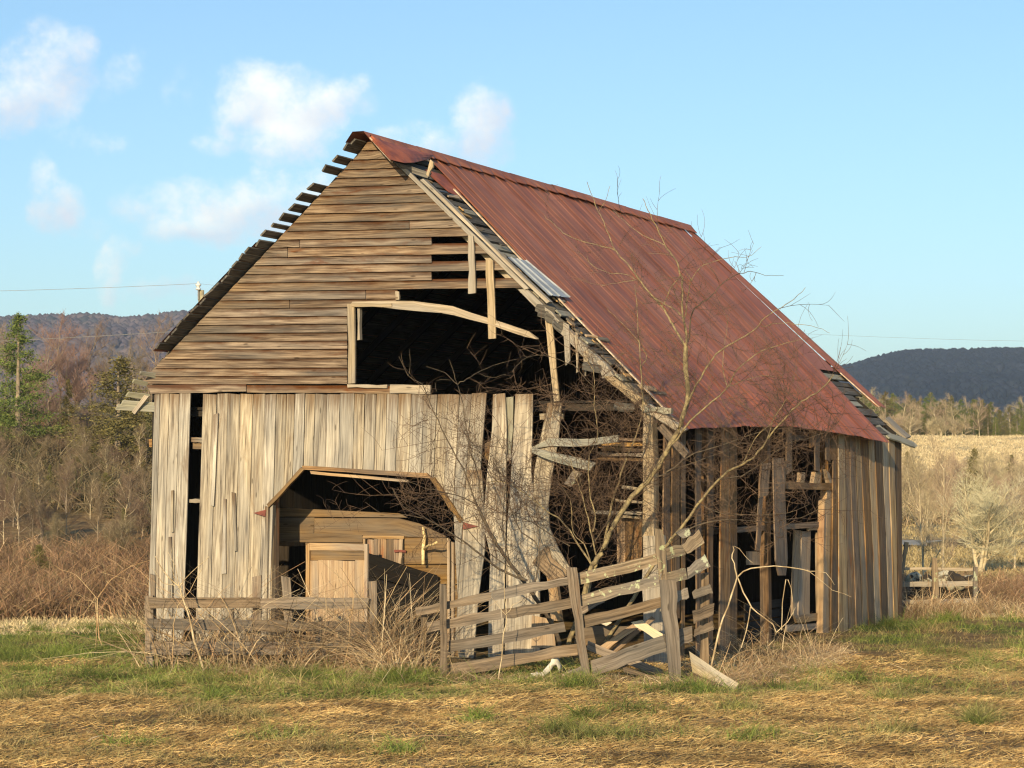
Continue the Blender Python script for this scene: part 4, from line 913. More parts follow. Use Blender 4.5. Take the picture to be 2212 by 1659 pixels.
# ------------------------------------------------------------------ the leafless tree before the open corner
def smooth_poly(P, k=3):
    P = [V(p) for p in P]; out = []
    for i in range(len(P) - 1):
        a = P[max(i - 1, 0)]; b = P[i]; c = P[i + 1]; d = P[min(i + 2, len(P) - 1)]
        for j in range(k):
            t = j / k; out.append(.5 * ((2 * b) + (c - a) * t + (2 * a - 5 * b + 4 * c - d) * t * t + (3 * b - a - 3 * c + d) * t ** 3))
    out.append(P[-1]); return out
BR = [  # (points px, y start, y end, radius start m, radius end m, bark)
 ([(1222, 1415), (1238, 1360), (1258, 1300), (1277, 1226), (1286, 1215), (1305, 1181), (1325, 1136), (1357, 1085), (1379, 1058), (1406, 1031), (1430, 994), (1450, 958), (1465, 928), (1477, 896), (1487, 850), (1482, 813), (1480, 775), (1481, 748)], 33.4, 33.0, .085, .045, 'bark'),
 ([(1481, 748), (1483, 731), (1478, 699), (1473, 662), (1474, 613), (1470, 589), (1463, 569), (1451, 550), (1438, 530), (1424, 503), (1414, 481), (1400, 455), (1389, 428)], 33.0, 32.7, .04, .006, 'bark'),
 ([(1481, 748), (1458, 711), (1443, 684), (1429, 662), (1399, 628), (1377, 599), (1355, 569), (1333, 545), (1316, 508), (1304, 479), (1294, 457), (1282, 432), (1267, 393)], 33.0, 33.5, .036, .005, 'bark'),
 ([(1294, 457), (1306, 435), (1318, 400)], 33.4, 33.5, .007, .004, 'bark'),
 ([(1330, 541), (1289, 530), (1250, 519), (1218, 503), (1196, 484), (1176, 466)], 33.4, 33.6, .012, .004, 'bark'),
 ([(1377, 604), (1336, 611), (1299, 616)], 33.2, 33.1, .009, .004, 'bark'), ([(1372, 601), (1345, 592), (1309, 587), (1279, 572), (1268, 552)], 33.2, 33.6, .010, .004, 'bark'),
 ([(1431, 664), (1438, 648), (1456, 613), (1471, 593)], 33.1, 32.8, .012, .008, 'bark'), ([(1480, 690), (1463, 672), (1429, 653), (1410, 640)], 33.0, 33.0, .018, .006, 'bark'),
 ([(1486, 740), (1492, 687), (1497, 672), (1517, 653), (1541, 636), (1553, 618), (1573, 604), (1600, 591), (1622, 587), (1654, 595), (1691, 596)], 33.0, 32.2, .018, .003, 'barkd'),
 ([(1480, 684), (1487, 636), (1492, 606), (1495, 604), (1512, 579), (1544, 565), (1588, 555), (1612, 555), (1644, 535)], 33.0, 32.3, .014, .003, 'bark'),
 ([(1494, 604), (1486, 592), (1476, 580)], 32.9, 32.8, .007, .004, 'bark'),
 ([(1451, 550), (1432, 548), (1400, 547)], 32.9, 33.0, .006, .003, 'bark'), ([(1438, 530), (1385, 505), (1345, 475), (1325, 455)], 32.9, 33.4, .010, .004, 'bark'),
 ([(1255, 1360), (1270, 1280), (1295, 1200), (1308, 1163), (1315, 1119), (1325, 1075), (1337, 1041), (1352, 992), (1367, 960), (1380, 925), (1388, 880), (1386, 840), (1385, 795), (1380, 736), (1377, 675), (1371, 614)], 33.6, 34.0, .055, .006, 'bark'),
 ([(1385, 795), (1397, 770), (1393, 760), (1370, 725), (1335, 690), (1310, 665)], 34.0, 34.2, .012, .004, 'bark'),
 ([(1300, 1400), (1370, 1290), (1430, 1190), (1461, 1153), (1490, 1115), (1516, 1078), (1545, 1044), (1574, 1018), (1604, 1003), (1629, 985), (1657, 950), (1685, 915), (1712, 885), (1741, 862), (1776, 840), (1803, 808)], 33.2, 31.6, .065, .007, 'bark'),
 ([(1629, 985), (1656, 953), (1668, 911), (1683, 887), (1700, 860)], 32.2, 31.8, .016, .005, 'bark'),
 ([(1560, 1035), (1600, 1028), (1631, 1012), (1673, 977), (1717, 953), (1753, 945), (1790, 930)], 32.6, 32.0, .016, .004, 'barkd'),
 ([(1604, 1003), (1631, 948), (1668, 911)], 32.4, 32.1, .014, .006, 'bark'),
 ([(1440, 975), (1477, 926), (1521, 882), (1570, 840), (1589, 803), (1631, 767), (1680, 747), (1734, 732)], 33.0, 31.6, .024, .004, 'bark'),
 ([(1570, 838), (1599, 825), (1643, 813), (1692, 813)], 32.5, 32.0, .009, .003, 'bark'), ([(1570, 835), (1561, 791), (1565, 747), (1570, 712), (1575, 678)], 32.5, 32.4, .009, .003, 'bark'),
 ([(1482, 880), (1495, 850), (1506, 828), (1528, 791), (1560, 754), (1599, 732), (1633, 710), (1651, 686), (1687, 666), (1714, 647), (1741, 620)], 33.0, 31.6, .024, .004, 'bark'),
 ([(1643, 705), (1683, 698), (1717, 700), (1766, 708), (1793, 720)], 32.2, 31.7, .007, .003, 'bark'),
 ([(1461, 1153), (1520, 1130), (1590, 1122), (1660, 1128), (1730, 1118), (1770, 1100)], 32.8, 32.0, .016, .004, 'barkd'),
 ([(1516, 1090), (1560, 1110), (1620, 1112), (1700, 1108), (1748, 1090)], 32.8, 31.8, .012, .004, 'barkd'),
 ([(1440, 1020), (1500, 980), (1560, 962), (1620, 940), (1680, 925), (1730, 930)], 33.0, 32.2, .016, .003, 'barkd'),
 ([(1420, 1030), (1470, 1010), (1540, 985), (1600, 960), (1650, 962)], 33.0, 33.2, .014, .003, 'barkd'),
 ([(1205, 1420), (1208, 1388), (1185, 1335), (1166, 1308), (1139, 1268), (1118, 1237), (1094, 1207), (1073, 1176), (1052, 1136), (1031, 1093)], 33.4, 33.0, .08, .028, 'barkd'),
 ([(1031, 1091), (1020, 1064), (1000, 1012), (966, 948), (946, 909), (927, 865), (912, 830), (882, 811), (863, 769)], 33.0, 32.6, .020, .004, 'barkd'),
 ([(882, 811), (886, 790), (885, 754)], 32.6, 32.6, .006, .003, 'barkd'),
 ([(1040, 1075), (1029, 1012), (1015, 972), (1000, 874), (988, 830), (978, 798), (969, 774)], 33.0, 32.4, .016, .004, 'barkd'),
 ([(988, 830), (1010, 818), (1034, 803), (1064, 791), (1115, 776)], 32.5, 32.2, .009, .003, 'barkd'), ([(988, 830), (961, 806), (922, 792)], 32.5, 32.6, .008, .003, 'barkd'),
 ([(1034, 806), (1060, 815), (1094, 808)], 32.4, 32.3, .005, .003, 'barkd'), ([(942, 845), (943, 822), (975, 822)], 32.6, 32.6, .005, .003, 'barkd'),
 ([(1139, 1255), (1078, 1229), (1039, 1199), (999, 1168), (959, 1141), (914, 1117), (871, 1093), (848, 1056)], 33.0, 32.0, .028, .005, 'barkd'),
 ([(1031, 1091), (985, 1069), (938, 1059), (893, 1045), (860, 1025)], 33.0, 32.4, .014, .004, 'barkd'), ([(914, 1117), (870, 1112), (825, 1108), (790, 1085)], 32.2, 32.0, .008, .003, 'barkd'),
 ([(1118, 1237), (1050, 1190), (1000, 1130), (960, 1100), (905, 1085)], 33.1, 32.6, .012, .003, 'barkd'),
 ([(1150, 1285), (1166, 1186), (1126, 1149), (1105, 1104), (1094, 1064), (1065, 1030), (1040, 980), (1010, 950)], 33.3, 33.4, .018, .004, 'barkd'),
 ([(1100, 1210), (1085, 1140), (1092, 1060), (1094, 1000), (1090, 960)], 33.3, 33.0, .014, .004, 'barkd'),
 ([(1276, 1217), (1249, 1176), (1220, 1131), (1173, 1097), (1139, 1070), (1100, 1045), (1060, 1040)], 33.5, 33.4, .024, .005, 'bark'),
 ([(1286, 1198), (1276, 1144), (1261, 1083), (1254, 1058), (1240, 1020), (1232, 990)], 33.5, 33.8, .018, .005, 'bark'),
 ([(1281, 1149), (1286, 1114), (1276, 1078), (1271, 1021), (1275, 980), (1293, 940), (1286, 894), (1283, 838), (1281, 800), (1262, 770), (1240, 757)], 33.6, 33.8, .018, .004, 'bark'),
 ([(1276, 1217), (1262, 1175), (1238, 1150), (1234, 1090), (1220, 1060), (1200, 1040)], 33.5, 34.0, .016, .004, 'bark'),
 ([(1283, 838), (1258, 810), (1240, 790), (1190, 770), (1150, 768), (1120, 785), (1105, 805)], 33.8, 33.2, .009, .003, 'barkd'),
 ([(1293, 900), (1320, 860), (1340, 830), (1345, 800), (1340, 770)], 33.8, 33.6, .008, .003, 'barkd'),
 ([(1276, 1180), (1330, 1100), (1360, 1030), (1400, 960), (1410, 900), (1390, 850), (1400, 800)], 33.6, 34.0, .014, .004, 'barkd'),
 ([(1230, 1180), (1150, 1130), (1100, 1110), (1040, 1110), (980, 1130)], 33.6, 33.0, .012, .003, 'barkd'),
 ([(1255, 1050), (1235, 950), (1200, 900), (1190, 850), (1195, 800)], 33.8, 33.6, .009, .003, 'barkd'),
]
tree = empty('bare_tree', DP(1210, 1440, 33.4), 'leafless many-stemmed tree spreading across the open corner and red roof', 'tree')
TW = {'bark': MB(), 'barkd': MB()}; twig = MB()
def grow(p, d, L_, r, lev, out):
    n = 5; pts = [p]; q = p.copy(); dd = d.copy(); curl = V([random.gauss(0, .17), random.gauss(0, .10), random.gauss(.05, .15)])
    for i in range(n):
        dd = dd + curl + V([random.gauss(0, .045) for _ in range(3)]); dd = dd / np.linalg.norm(dd); q = q + dd * L_ / n; pts.append(q)
    out.tube(pts, [r * (1 - .75 * i / n) + .0010 for i in range(n + 1)], 3, False)
    if lev > 0:
        for i in range(1, n + 1):
            for _ in range(1 if random.random() < .8 else 2):
                sd_ = V([random.gauss(0, 1), random.gauss(0, .5), random.gauss(0, 1)]); e2 = dd * .75 + sd_ / np.linalg.norm(sd_) * .8; e2 /= np.linalg.norm(e2)
                grow(pts[i], e2, L_ * random.uniform(.35, .65), r * .6, lev - 1, out)
for P, ya, yb_, ra, rb, bk in BR:
    ra = ra * .46 if ra > .03 else ra * .72; rb = min(rb * .8, ra)
    n = len(P); pts = smooth_poly([DP(u, v, ya + (yb_ - ya) * i / (n - 1)) for i, (u, v) in enumerate(P)], 3)
    pts = [q + V([random.gauss(0, .006) for _ in range(3)]) for q in pts]
    m_ = len(pts); TW[bk].tube(pts, [ra + (rb - ra) * (i / (m_ - 1)) ** .8 for i in range(m_)], 6, False)
    for i in range(3, m_):
        f = i / (m_ - 1); u = P[min(int(f * (n - 1)), n - 1)]
        dens_ = 1.0 if u[1] < 700 else (1.4 if u[1] < 880 else 2.5)
        if u[1] > 1230: dens_ = .35
        if u[1] < 600: dens_ = .55
        if u[0] < 960 and u[1] < 900: dens_ = .12
        if u[0] < 940 and u[1] >= 900: dens_ = .8
        if u[0] < 1140 and u[1] < 900: dens_ = .12
        if u[1] > 850 and u[0] < 1080: dens_ *= .6
        if u[0] > 1500 and u[1] > 850: dens_ *= .8
        if u[1] < 800 and u[0] > 1500: dens_ = .22
        if u[1] < 480: dens_ = .25
        if random.random() < dens_ * (.44 if u[0] > 1180 else .46):
            t_ = pts[i] - pts[i - 1]; t_ = t_ / np.linalg.norm(t_); s_ = V([random.gauss(0, 1), random.gauss(0, .6), random.gauss(0, 1)])
            d = t_ * .7 + s_ / np.linalg.norm(s_) * .9; d /= np.linalg.norm(d)
            big = u[1] > 830
            grow(pts[i], d, random.uniform(.35, .85) * (1.15 if big else .9), .0036, 2 if (big and random.random() < .5) else 1, twig)
for k_, mb in TW.items(): mb.build('trunk' if k_ == 'barkd' else 'limb', M[k_], tree, smooth=True)
tag(twig.build('twigs', M['twig'], tree), kind='stuff')
# thin sapling stalk before the fence and the one left of the barn
def stalks(name, polys, mt, label, cat, r0=.015, r1=.004):
    mb = MB()
    for P, y, *rr in polys:
        a_, b_ = rr if rr else (r0, r1); pts = smooth_poly([DP(u, v, y) for u, v in P], 2); n = len(pts)
        pts = [q + V([random.gauss(0, .009) for _ in range(3)]) for q in pts]; mb.tube(pts, [(a_ + (b_ - a_) * i / (n - 1)) * .68 * random.uniform(.85, 1.15) for i in range(n)], 5, False)
    return mb.build(name, mt, smooth=True, label=label, cat=cat)
stalks('sapling', [([(1075, 1482), (1082, 1420), (1090, 1370), (1094, 1320), (1088, 1270), (1096, 1215)], 32.0, .016, .004), ([(1093, 1330), (1080, 1312), (1060, 1290)], 32.0, .006, .003), ([(1094, 1330), (1108, 1306), (1130, 1295)], 32.0, .006, .003)],
       M['stalkp'], 'single pale slender sapling standing before the left part of the leaning fence', 'sapling')
stalks('sapling', [([(220, 1395), (213, 1350), (211, 1291)], 38.5, .022, .016), ([(206, 1400), (208, 1330), (206, 1290)], 38.6, .01, .008), ([(210, 1292), (176, 1254), (152, 1237), (115, 1222)], 38.5, .012, .004),
                   ([(176, 1256), (179, 1228)], 38.5, .008, .004), ([(211, 1291), (240, 1254), (282, 1222), (325, 1212)], 38.5, .014, .004), ([(205, 1289), (181, 1325), (142, 1346)], 38.5, .011, .004),
                   ([(203, 1300), (185, 1295), (162, 1283)], 38.4, .008, .003), ([(225, 1270), (240, 1240), (245, 1200)], 38.5, .008, .003), ([(214, 1318), (228, 1308)], 38.5, .006, .003)],
       M['stalk'], 'forked leafless sapling alone in the field left of the barn', 'sapling')
stalks('briar_cane', [([(1537, 1446), (1554, 1363), (1571, 1314), (1589, 1260), (1591, 1240), (1584, 1216), (1580, 1196), (1586, 1179)], 31.5, .024, .010), ([(1594, 1243), (1623, 1228), (1674, 1223), (1723, 1228), (1748, 1233), (1785, 1238), (1805, 1262)], 31.5, .018, .004),
                      ([(1592, 1243), (1608, 1280), (1623, 1314), (1650, 1336), (1679, 1365), (1660, 1396)], 31.5, .016, .010), ([(1622, 1313), (1613, 1363), (1601, 1400)], 31.5, .012, .008), ([(1679, 1365), (1701, 1343), (1718, 1312)], 31.5, .012, .004),
                      ([(1742, 1232), (1800, 1275), (1840, 1290)], 31.5, .008, .003), ([(1700, 1252), (1690, 1300), (1688, 1360)], 31.6, .010, .008), ([(1700, 1252), (1712, 1290), (1715, 1330)], 31.6, .008, .004), ([(1586, 1180), (1610, 1200), (1625, 1220)], 31.5, .006, .003)],
       M['stalkp'], 'thick pale arching briar cane right of the leaning fence before the barn side', 'cane')
stalks('weed_stalk', [([(440, 1450), (420, 1380), (405, 1320), (392, 1280), (380, 1262), (355, 1235), (335, 1200)], 34.0, .03, .008), ([(386, 1272), (400, 1250), (430, 1222), (450, 1205)], 34.0, .014, .005), ([(378, 1262), (360, 1262), (342, 1248), (330, 1225)], 34.0, .01, .004),
                      ([(385, 1268), (378, 1225), (362, 1192)], 34.0, .01, .004), ([(390, 1275), (376, 1245), (368, 1212), (372, 1180)], 34.0, .008, .003)],
       M['stalkp'], 'tall bleached forked weed stalk in front of the left end of the low fence', 'weed')
stalks('weed_stalk', [([(742, 1460), (752, 1390), (757, 1340), (764, 1292)], 34.0, .018, .012)], M['stalk'], 'straight tan stalk standing before the right end of the low fence', 'weed')
stalks('weed_stalk', [([(367, 1480), (373, 1410), (378, 1350), (385, 1310), (410, 1275), (438, 1228)], 33.8, .014, .005)], M['stalk'], 'orange-tan stalk leaning right of the tall bleached weed', 'weed')

# ------------------------------------------------------------------ tangled dry weeds and grass (uncountable)
def strokes(name, N, region, hmean, wid, mat_, lean=.5, up=1.0, bend=.35, seg=3, tip=.4, zoff=0.0, green=None):
    base = region(N); N = len(base); d = np.stack([rng.normal(0, lean, N), rng.normal(0, lean, N), np.full(N, up) + rng.random(N) * .3], -1); d /= np.linalg.norm(d, axis=1)[:, None]
    L_ = hmean * rng.uniform(.45, 1.35, N); bd = rng.normal(0, bend, (N, 3)); bd[:, 2] = -np.abs(rng.normal(0, bend * 1.2, N))
    g = green(base) if green is not None else None
    v, f, at = ribbons(base, d, L_, wid * rng.uniform(.6, 1.4, N), bd, seg, g, tip)
    return tag(link(name, np_mesh(name, v, f, at), mat_), kind='stuff')
def box_region(x0, x1, y0, y1, dens=None, z=0.0, clump=None):
    def f(N):
        x = rng.uniform(x0, x1, N); y = rng.uniform(y0, y1, N)
        if clump is not None:
            k = rng.random(N) < clump(x, y); x, y = x[k], y[k]
        return np.stack([x, y, HT(x, y) + z], -1)
    return f
def blade_mat(name, cols, gcols=None, rough=.8, trans=True):
    m, nt, b = mat(name); geo = nd(nt, 'ShaderNodeNewGeometry'); r = geo.outputs['Random Per Island']
    c = ramp(nt, r, [(i / (len(cols) - 1), x) for i, x in enumerate(cols)])
    n_ = noise(nt, geo.outputs['Position'], 1.1, 6, .72); hs = nd(nt, 'ShaderNodeHueSaturation'); nt.links.new(mrange(nt, n_, .37, .62, .40, 1.35), hs.inputs['Value'])
    if gcols:
        at = nd(nt, 'ShaderNodeAttribute', attribute_name='green'); gc = ramp(nt, r, [(i / (len(gcols) - 1), x) for i, x in enumerate(gcols)])
        c = mixc(nt, at.outputs['Fac'], c, gc)
    nt.links.new(c, hs.inputs['Color']); nt.links.new(hs.outputs[0], b.inputs['Base Color']); b.inputs['Roughness'].default_value = rough; b.inputs['Specular IOR Level'].default_value = .2
    return m
STRAW = [(.15, .08, .035), (.52, .34, .14), (.32, .19, .075), (.68, .48, .20), (.44, .28, .115), (.80, .60, .28)]
GRN = [(.06, .10, .02), (.15, .21, .04), (.25, .28, .065), (.10, .15, .035), (.36, .34, .12)]
M['straw'] = blade_mat('straw_litter', STRAW, [(.14, .15, .05), (.34, .28, .13), (.22, .21, .08)])
M['grass'] = blade_mat('meadow_grass', [(.36, .27, .13), (.22, .16, .08), (.52, .40, .19), (.30, .23, .10)], GRN)
M['weeds'] = blade_mat('dry_weeds', [(.26, .16, .09), (.50, .37, .21), (.33, .20, .11), (.72, .58, .37), (.16, .10, .06)])
M['brush'] = blade_mat('rust_brush', [(.25, .14, .085), (.36, .22, .13), (.18, .11, .065), (.44, .30, .18), (.13, .115, .055)])
gr_at = lambda b_: GREEN(b_[:, 0], b_[:, 1])
# flat straw litter over the mown foreground
def flat(N, x0, x1, y0, y1, Lm, wid):
    y = rng.uniform(y0, y1, N); x = rng.uniform(-1, 1, N) * (y * .235 + 1.3); k = (fbm(x, y, 1.1, 3) + rng.random(N) * .5 > .62) & ~((y > 36) & (np.abs(x - 1) < 5)); x, y = x[k], y[k]; N = len(x)
    th = rng.normal(0.1, 1.3, N); up = np.abs(rng.normal(.10, .22, N)); d = np.stack([np.cos(th), np.sin(th), up], -1); d /= np.linalg.norm(d, axis=1)[:, None]
    base = np.stack([x, y, HT(x, y) + rng.uniform(.0, .035, N)], -1); bd = rng.normal(0, .2, (N, 3)); bd[:, 2] *= .35
    return ribbons(base, d, Lm * rng.uniform(.4, 1.5, N), wid * rng.uniform(.5, 1.4, N), bd, 2, np.minimum(GREEN(x, y), .7), .5)
v, f, at = flat(290000, -9, 9, 21, 37, .085, .0065); tag(link('straw', np_mesh('straw', v, f, at), M['straw']), kind='stuff')
def wedge(y0, y1, dens, xlo=-1, xhi=1):
    def f(N):
        y = rng.uniform(y0, y1, N); x = rng.uniform(xlo, xhi, N) * (y * .235 + 1.3); k = rng.random(N) < dens(x, y)
        loc_a = -((x - C0[0]) * EV[0] + (y - C0[1]) * EV[1]); loc_t = (x - C0[0]) * SV[0] + (y - C0[1]) * SV[1]
        k &= ~((loc_a > -.05) & (loc_a < 9.05) & (loc_t > .1) & (loc_t < 13)); x, y = x[k], y[k]
        return np.stack([x, y, HT(x, y) - .01], -1)
    return f
strokes('grass', 170000, wedge(22, 47, lambda x, y: np.clip(GREEN(x, y) * 1.3 + .10, 0, 1)), .15, .008, M['grass'], .45, 1.0, .45, 2, .2, green=lambda b_: np.clip(GREEN(b_[:, 0], b_[:, 1]) * 1.25 + .1, 0, 1))
strokes('grass', 26000, wedge(28.5, 46, lambda x, y: (GREEN(x, y) > .42) * sstep(fbm(x + 9, y, .8, 2), .45, .6)), .34, .010, M['grass'], .4, 1.0, .5, 3, .2, green=lambda b_: np.full(len(b_), .95))
strokes('stubble', 60000, wedge(22, 47, lambda x, y: .25 + .7 * sstep(fbm(x, y, 1.4, 3), .4, .6)), .075, .007, M['straw'], .8, .8, .5, 2, .3, green=gr_at)
def tussocks(N):
    cx = rng.uniform(-9, 8.5, 300); cy = rng.uniform(23, 45, 300); k = (GREEN(cx, cy) > .14) | (rng.random(300) < .10); k &= ~((cy > 34.5) & (cx > -6.5) & (cx < 7)); cx, cy = cx[k], cy[k]; i = rng.integers(0, len(cx), N); r = rng.uniform(.06, .26, len(cx))[i]
    x = cx[i] + rng.normal(0, 1, N) * r; y = cy[i] + rng.normal(0, 1, N) * r; return np.stack([x, y, HT(x, y)], -1)
strokes('grass', 30000, tussocks, .26, .009, M['grass'], .45, 1.0, .6, 3, .2, green=lambda b_: np.clip(GREEN(b_[:, 0], b_[:, 1]) * 2.2 + (fbm(b_[:, 0], b_[:, 1], 1.5, 2) - .45) * 2.5, 0, 1))
# weeds tangled in the left fence
def strip_region(pts, spread_y, z=0):
    def f(N):
        t = rng.random(N) * (len(pts) - 1); i = np.minimum(t.astype(int), len(pts) - 2); fr_ = (t - i)[:, None]; P = V(pts); p = P[i] * (1 - fr_) + P[i + 1] * fr_
        x = p[:, 0] + rng.normal(0, .15, N); y = p[:, 1] + rng.normal(0, spread_y, N); return np.stack([x, y, HT(x, y) + z], -1)
    return f
fx = lambda u, y: (u - 1106) / FPX * y
strokes('dry_weeds', 1300, strip_region([(fx(330, 34.9), 34.9), (fx(560, 34.8), 34.8), (fx(830, 34.7), 34.7)], .28), 1.42, .015, M['weeds'], .42, 1.0, .55, 5, .35)
strokes('dry_weeds', 800, strip_region([(fx(440, 34.8), 34.8), (fx(760, 34.8), 34.8), (fx(980, 33.9), 33.9)], .3), .62, .010, M['weeds'], .8, .8, .7, 4, .4)
strokes('dry_weeds', 800, strip_region([(fx(800, 33.9), 33.9), (fx(900, 33.6), 33.6)], .25), 1.35, .012, M['weeds'], .45, 1.0, .6, 5, .3)
strokes('dry_weeds', 1500, strip_region([(fx(420, 33.8), 33.8), (fx(700, 33.7), 33.7), (fx(1000, 33.2), 33.2)], .32), .28, .008, M['weeds'], .8, .8, .6, 3, .3)
strokes('dry_weeds', 4200, strip_region([(fx(1000, 32.3), 32.3), (fx(1290, 31.3), 31.3), (fx(1500, 30.8), 30.8)], .28), .17, .008, M['weeds'], .9, .7, .6, 3, .3)
strokes('dry_weeds', 7500, strip_region([(fx(1480, 31.4), 31.4), (fx(1640, 32.2), 32.2), (fx(1800, 36.5), 36.5)], .65), .26, .008, M['weeds'], .8, .8, .6, 3, .3)
strokes('dry_weeds', 330, strip_region([(fx(1520, 32.4), 32.4), (fx(1760, 35.5), 35.5)], .35), .8, .010, M['weeds'], .4, 1.0, .5, 5, .3)
strokes('dry_weeds', 2600, strip_region([(fx(1950, 46.6), 46.6), (fx(2060, 46.8), 46.8), (fx(2240, 46.0), 46.0)], .5), .42, .012, M['weeds'], .45, 1.0, .4, 4, .3)
strokes('dry_weeds', 120, strip_region([(fx(1955, 46.8), 46.8), (fx(2130, 46.8), 46.8)], .3), 1.1, .014, M['weeds'], .35, 1.0, .4, 4, .3)
# loose fallen twigs and stems
strokes('fallen_stems', 900, wedge(24, 34, lambda x, y: .5 + 0 * x), .42, .013, M['weeds'], 1.6, .12, .25, 3, .5)
# rust-coloured brush belt behind the left field
def left_brush(N):
    y = rng.uniform(47.5, 62, N); x = -rng.uniform(.09, .27, N) * y; k = rng.random(N) < .25 + sstep(fbm(x, y, 2.2, 3), .38, .56); x, y = x[k], y[k]; return np.stack([x, y, HT(x, y)], -1)
strokes('brush', 52000, left_brush, .74, .022, M['brush'], .35, 1.0, .5, 3, .3)
def right_brush(N):
    y = rng.uniform(50, 60, N); x = rng.uniform(.155, .25, N) * y; return np.stack([x, y, HT(x, y)], -1)
strokes('brush', 9000, right_brush, .55, .02, M['brush'], .35, 1.0, .5, 3, .3)
def slope_floor(N):
    y = rng.uniform(60, 128, N); x = -rng.uniform(.06, .27, N) * y; k = fbm(x, y, 9, 3) > .42; x, y = x[k], y[k]; return np.stack([x, y, HT(x, y)], -1)
M['under'] = blade_mat('brown_undergrowth', [(.12, .085, .05), (.20, .15, .085), (.09, .075, .04), (.27, .21, .13), (.10, .11, .04)])
strokes('undergrowth', 80000, slope_floor, 1.1, .04, M['under'], .5, 1.0, .5, 3, .3)
def wood_floor_r(N):
    y = rng.uniform(136, 215, N); x = rng.uniform(.13, .26, N) * y; return np.stack([x, y, HT(x, y)], -1)
M['underr'] = blade_mat('tan_undergrowth', [(.38, .28, .17), (.48, .37, .22), (.28, .21, .12), (.52, .42, .26), (.22, .2, .09)])
strokes('undergrowth', 26000, wood_floor_r, 1.3, .07, M['underr'], .45, 1.0, .5, 3, .3)

def far_field(N):
    y = 212 * (345 / 212) ** rng.random(N); x = rng.uniform(.08, .27, N) * y; return np.stack([x, y, HT(x, y)], -1)
M['hay'] = blade_mat('hay_stubble', [(.60, .48, .28), (.66, .54, .33), (.57, .45, .26), (.70, .58, .37)])
strokes('stubble', 150000, far_field, .28, .06, M['hay'], .3, 1.0, .3, 2, .4)
def mid_field(N):
    y = 58 * (136 / 58) ** rng.random(N); x = rng.uniform(.10, .27, N) * y; k = ((ZONE(x, y) > .25) | (rng.random(N) < .4)) & ((y < 97) | (y > 110)); x, y = x[k], y[k]; return np.stack([x, y, HT(x, y)], -1)
M['hayd'] = blade_mat('hay_stubble_dull', [(.34, .27, .13), (.44, .34, .18), (.28, .22, .10), (.50, .40, .22)])
strokes('stubble', 40000, mid_field, .20, .04, M['hayd'], .3, 1.0, .3, 2, .4)
def left_strip(N):
    y = rng.uniform(42.5, 51, N); x = rng.uniform(-.27, -.10, N) * y; return np.stack([x, y, HT(x, y)], -1)
strokes('stubble', 14000, left_strip, .10, .018, M['hay'], .4, 1.0, .3, 2, .4)
# ------------------------------------------------------------------ background trees
def tree_mesh(seed, h, kind):
    """returns (trunk mesh, crown mesh) of a leafless tree"""
    r_ = random.Random(seed); tr, cr = MB(), MB(); st = random.getstate(); random.seed(seed)
    def rec(p, d, L_, r, lev):
        n = 4; pts = [p]; q = p.copy(); dd = d.copy()
        for i in range(n):
            dd = dd + V([r_.gauss(0, .13), r_.gauss(0, .13), r_.gauss(.05, .08)]); dd /= np.linalg.norm(dd); q = q + dd * L_ / n; pts.append(q)
        (tr if lev >= 2 else cr).tube(pts, [max(r * (1 - .55 * i / n), .006) for i in range(n + 1)], 5 if lev >= 2 else 3, False)
        if lev > 0:
            for i in range(1, n + 1):
                for _ in range({3: 2, 2: 3, 1: 3}[lev]):
                    s_ = V([r_.gauss(0, 1), r_.gauss(0, 1), r_.gauss(.25, .5)]); e2 = dd * .65 + s_ / np.linalg.norm(s_) * .75; e2 /= np.linalg.norm(e2)
                    rec(pts[i], e2, L_ * r_.uniform(.4, .62) * (1.1 if i < 3 else .85), r * .42, lev - 1)
    H0 = h * .42
    if kind == 'multi':
        for k in range(3): rec(V([0., 0, 0]), V([r_.gauss(0, .28), r_.gauss(0, .28), 1.]), h * .5, h * .013, 3)
    else:
        p = V([0, 0, 0.]); pts = [p]
        for i in range(4): p = p + V([r_.gauss(0, .03) * h * .1, r_.gauss(0, .03) * h * .1, h * .09]); pts.append(p)
        tr.tube(pts, [h * .016, h * .014, h * .0135, h * .013, h * .012], 6, False); rec(p, V([0, 0, 1.]), h * .52, h * .011, 3)
        for k in range(3): rec(pts[2 + k % 3], V([r_.gauss(0, .7), r_.gauss(0, .7), .6]), h * .3, h * .006, 2)
    random.setstate(st)
    return tr.mesh('trunk', True), cr.mesh('crown')
def conifer_mesh(seed, h, w, narrow=1.0, dens=1.0):
    g = np.random.default_rng(seed); tr = MB().tube([(0, 0, 0), (0, 0, h * .5), (0, 0, h)], [h * .018, h * .011, h * .002], 6, False); vs = []; fs = []; k = 0
    nb = int(26 * dens * h / 8 + 20)
    for i in range(nb):
        f = (i + g.random()) / nb; z = h * (.10 + .88 * f); R_ = w * (1 - f) ** .8 * g.uniform(.55, 1.15) + .12; th = g.uniform(0, 6.283)
        for j in range(int(150 * (1 - f) + 70)):
            rr = R_ * g.uniform(.25, 1.0); sp = .18 + rr * .28; c = V([math.cos(th) * rr + g.normal(0, sp * .5), math.sin(th) * rr + g.normal(0, sp * .5), z + rr * .12 + g.normal(0, .12)])
            a = g.normal(size=3); a /= np.linalg.norm(a); b_ = np.cross(a, g.normal(size=3)); b_ /= np.linalg.norm(b_); s_ = g.uniform(.035, .09) * (h / 8) ** .5
            vs += [c - a * s_, c + b_ * s_ * .4, c + a * s_, c - b_ * s_ * .4]; fs.append((k, k + 1, k + 2, k + 3)); k += 4
    cm = np_mesh('crown', V(vs), V(fs, dtype=int) if False else np.array(fs)); return tr.mesh('trunk', True), cm
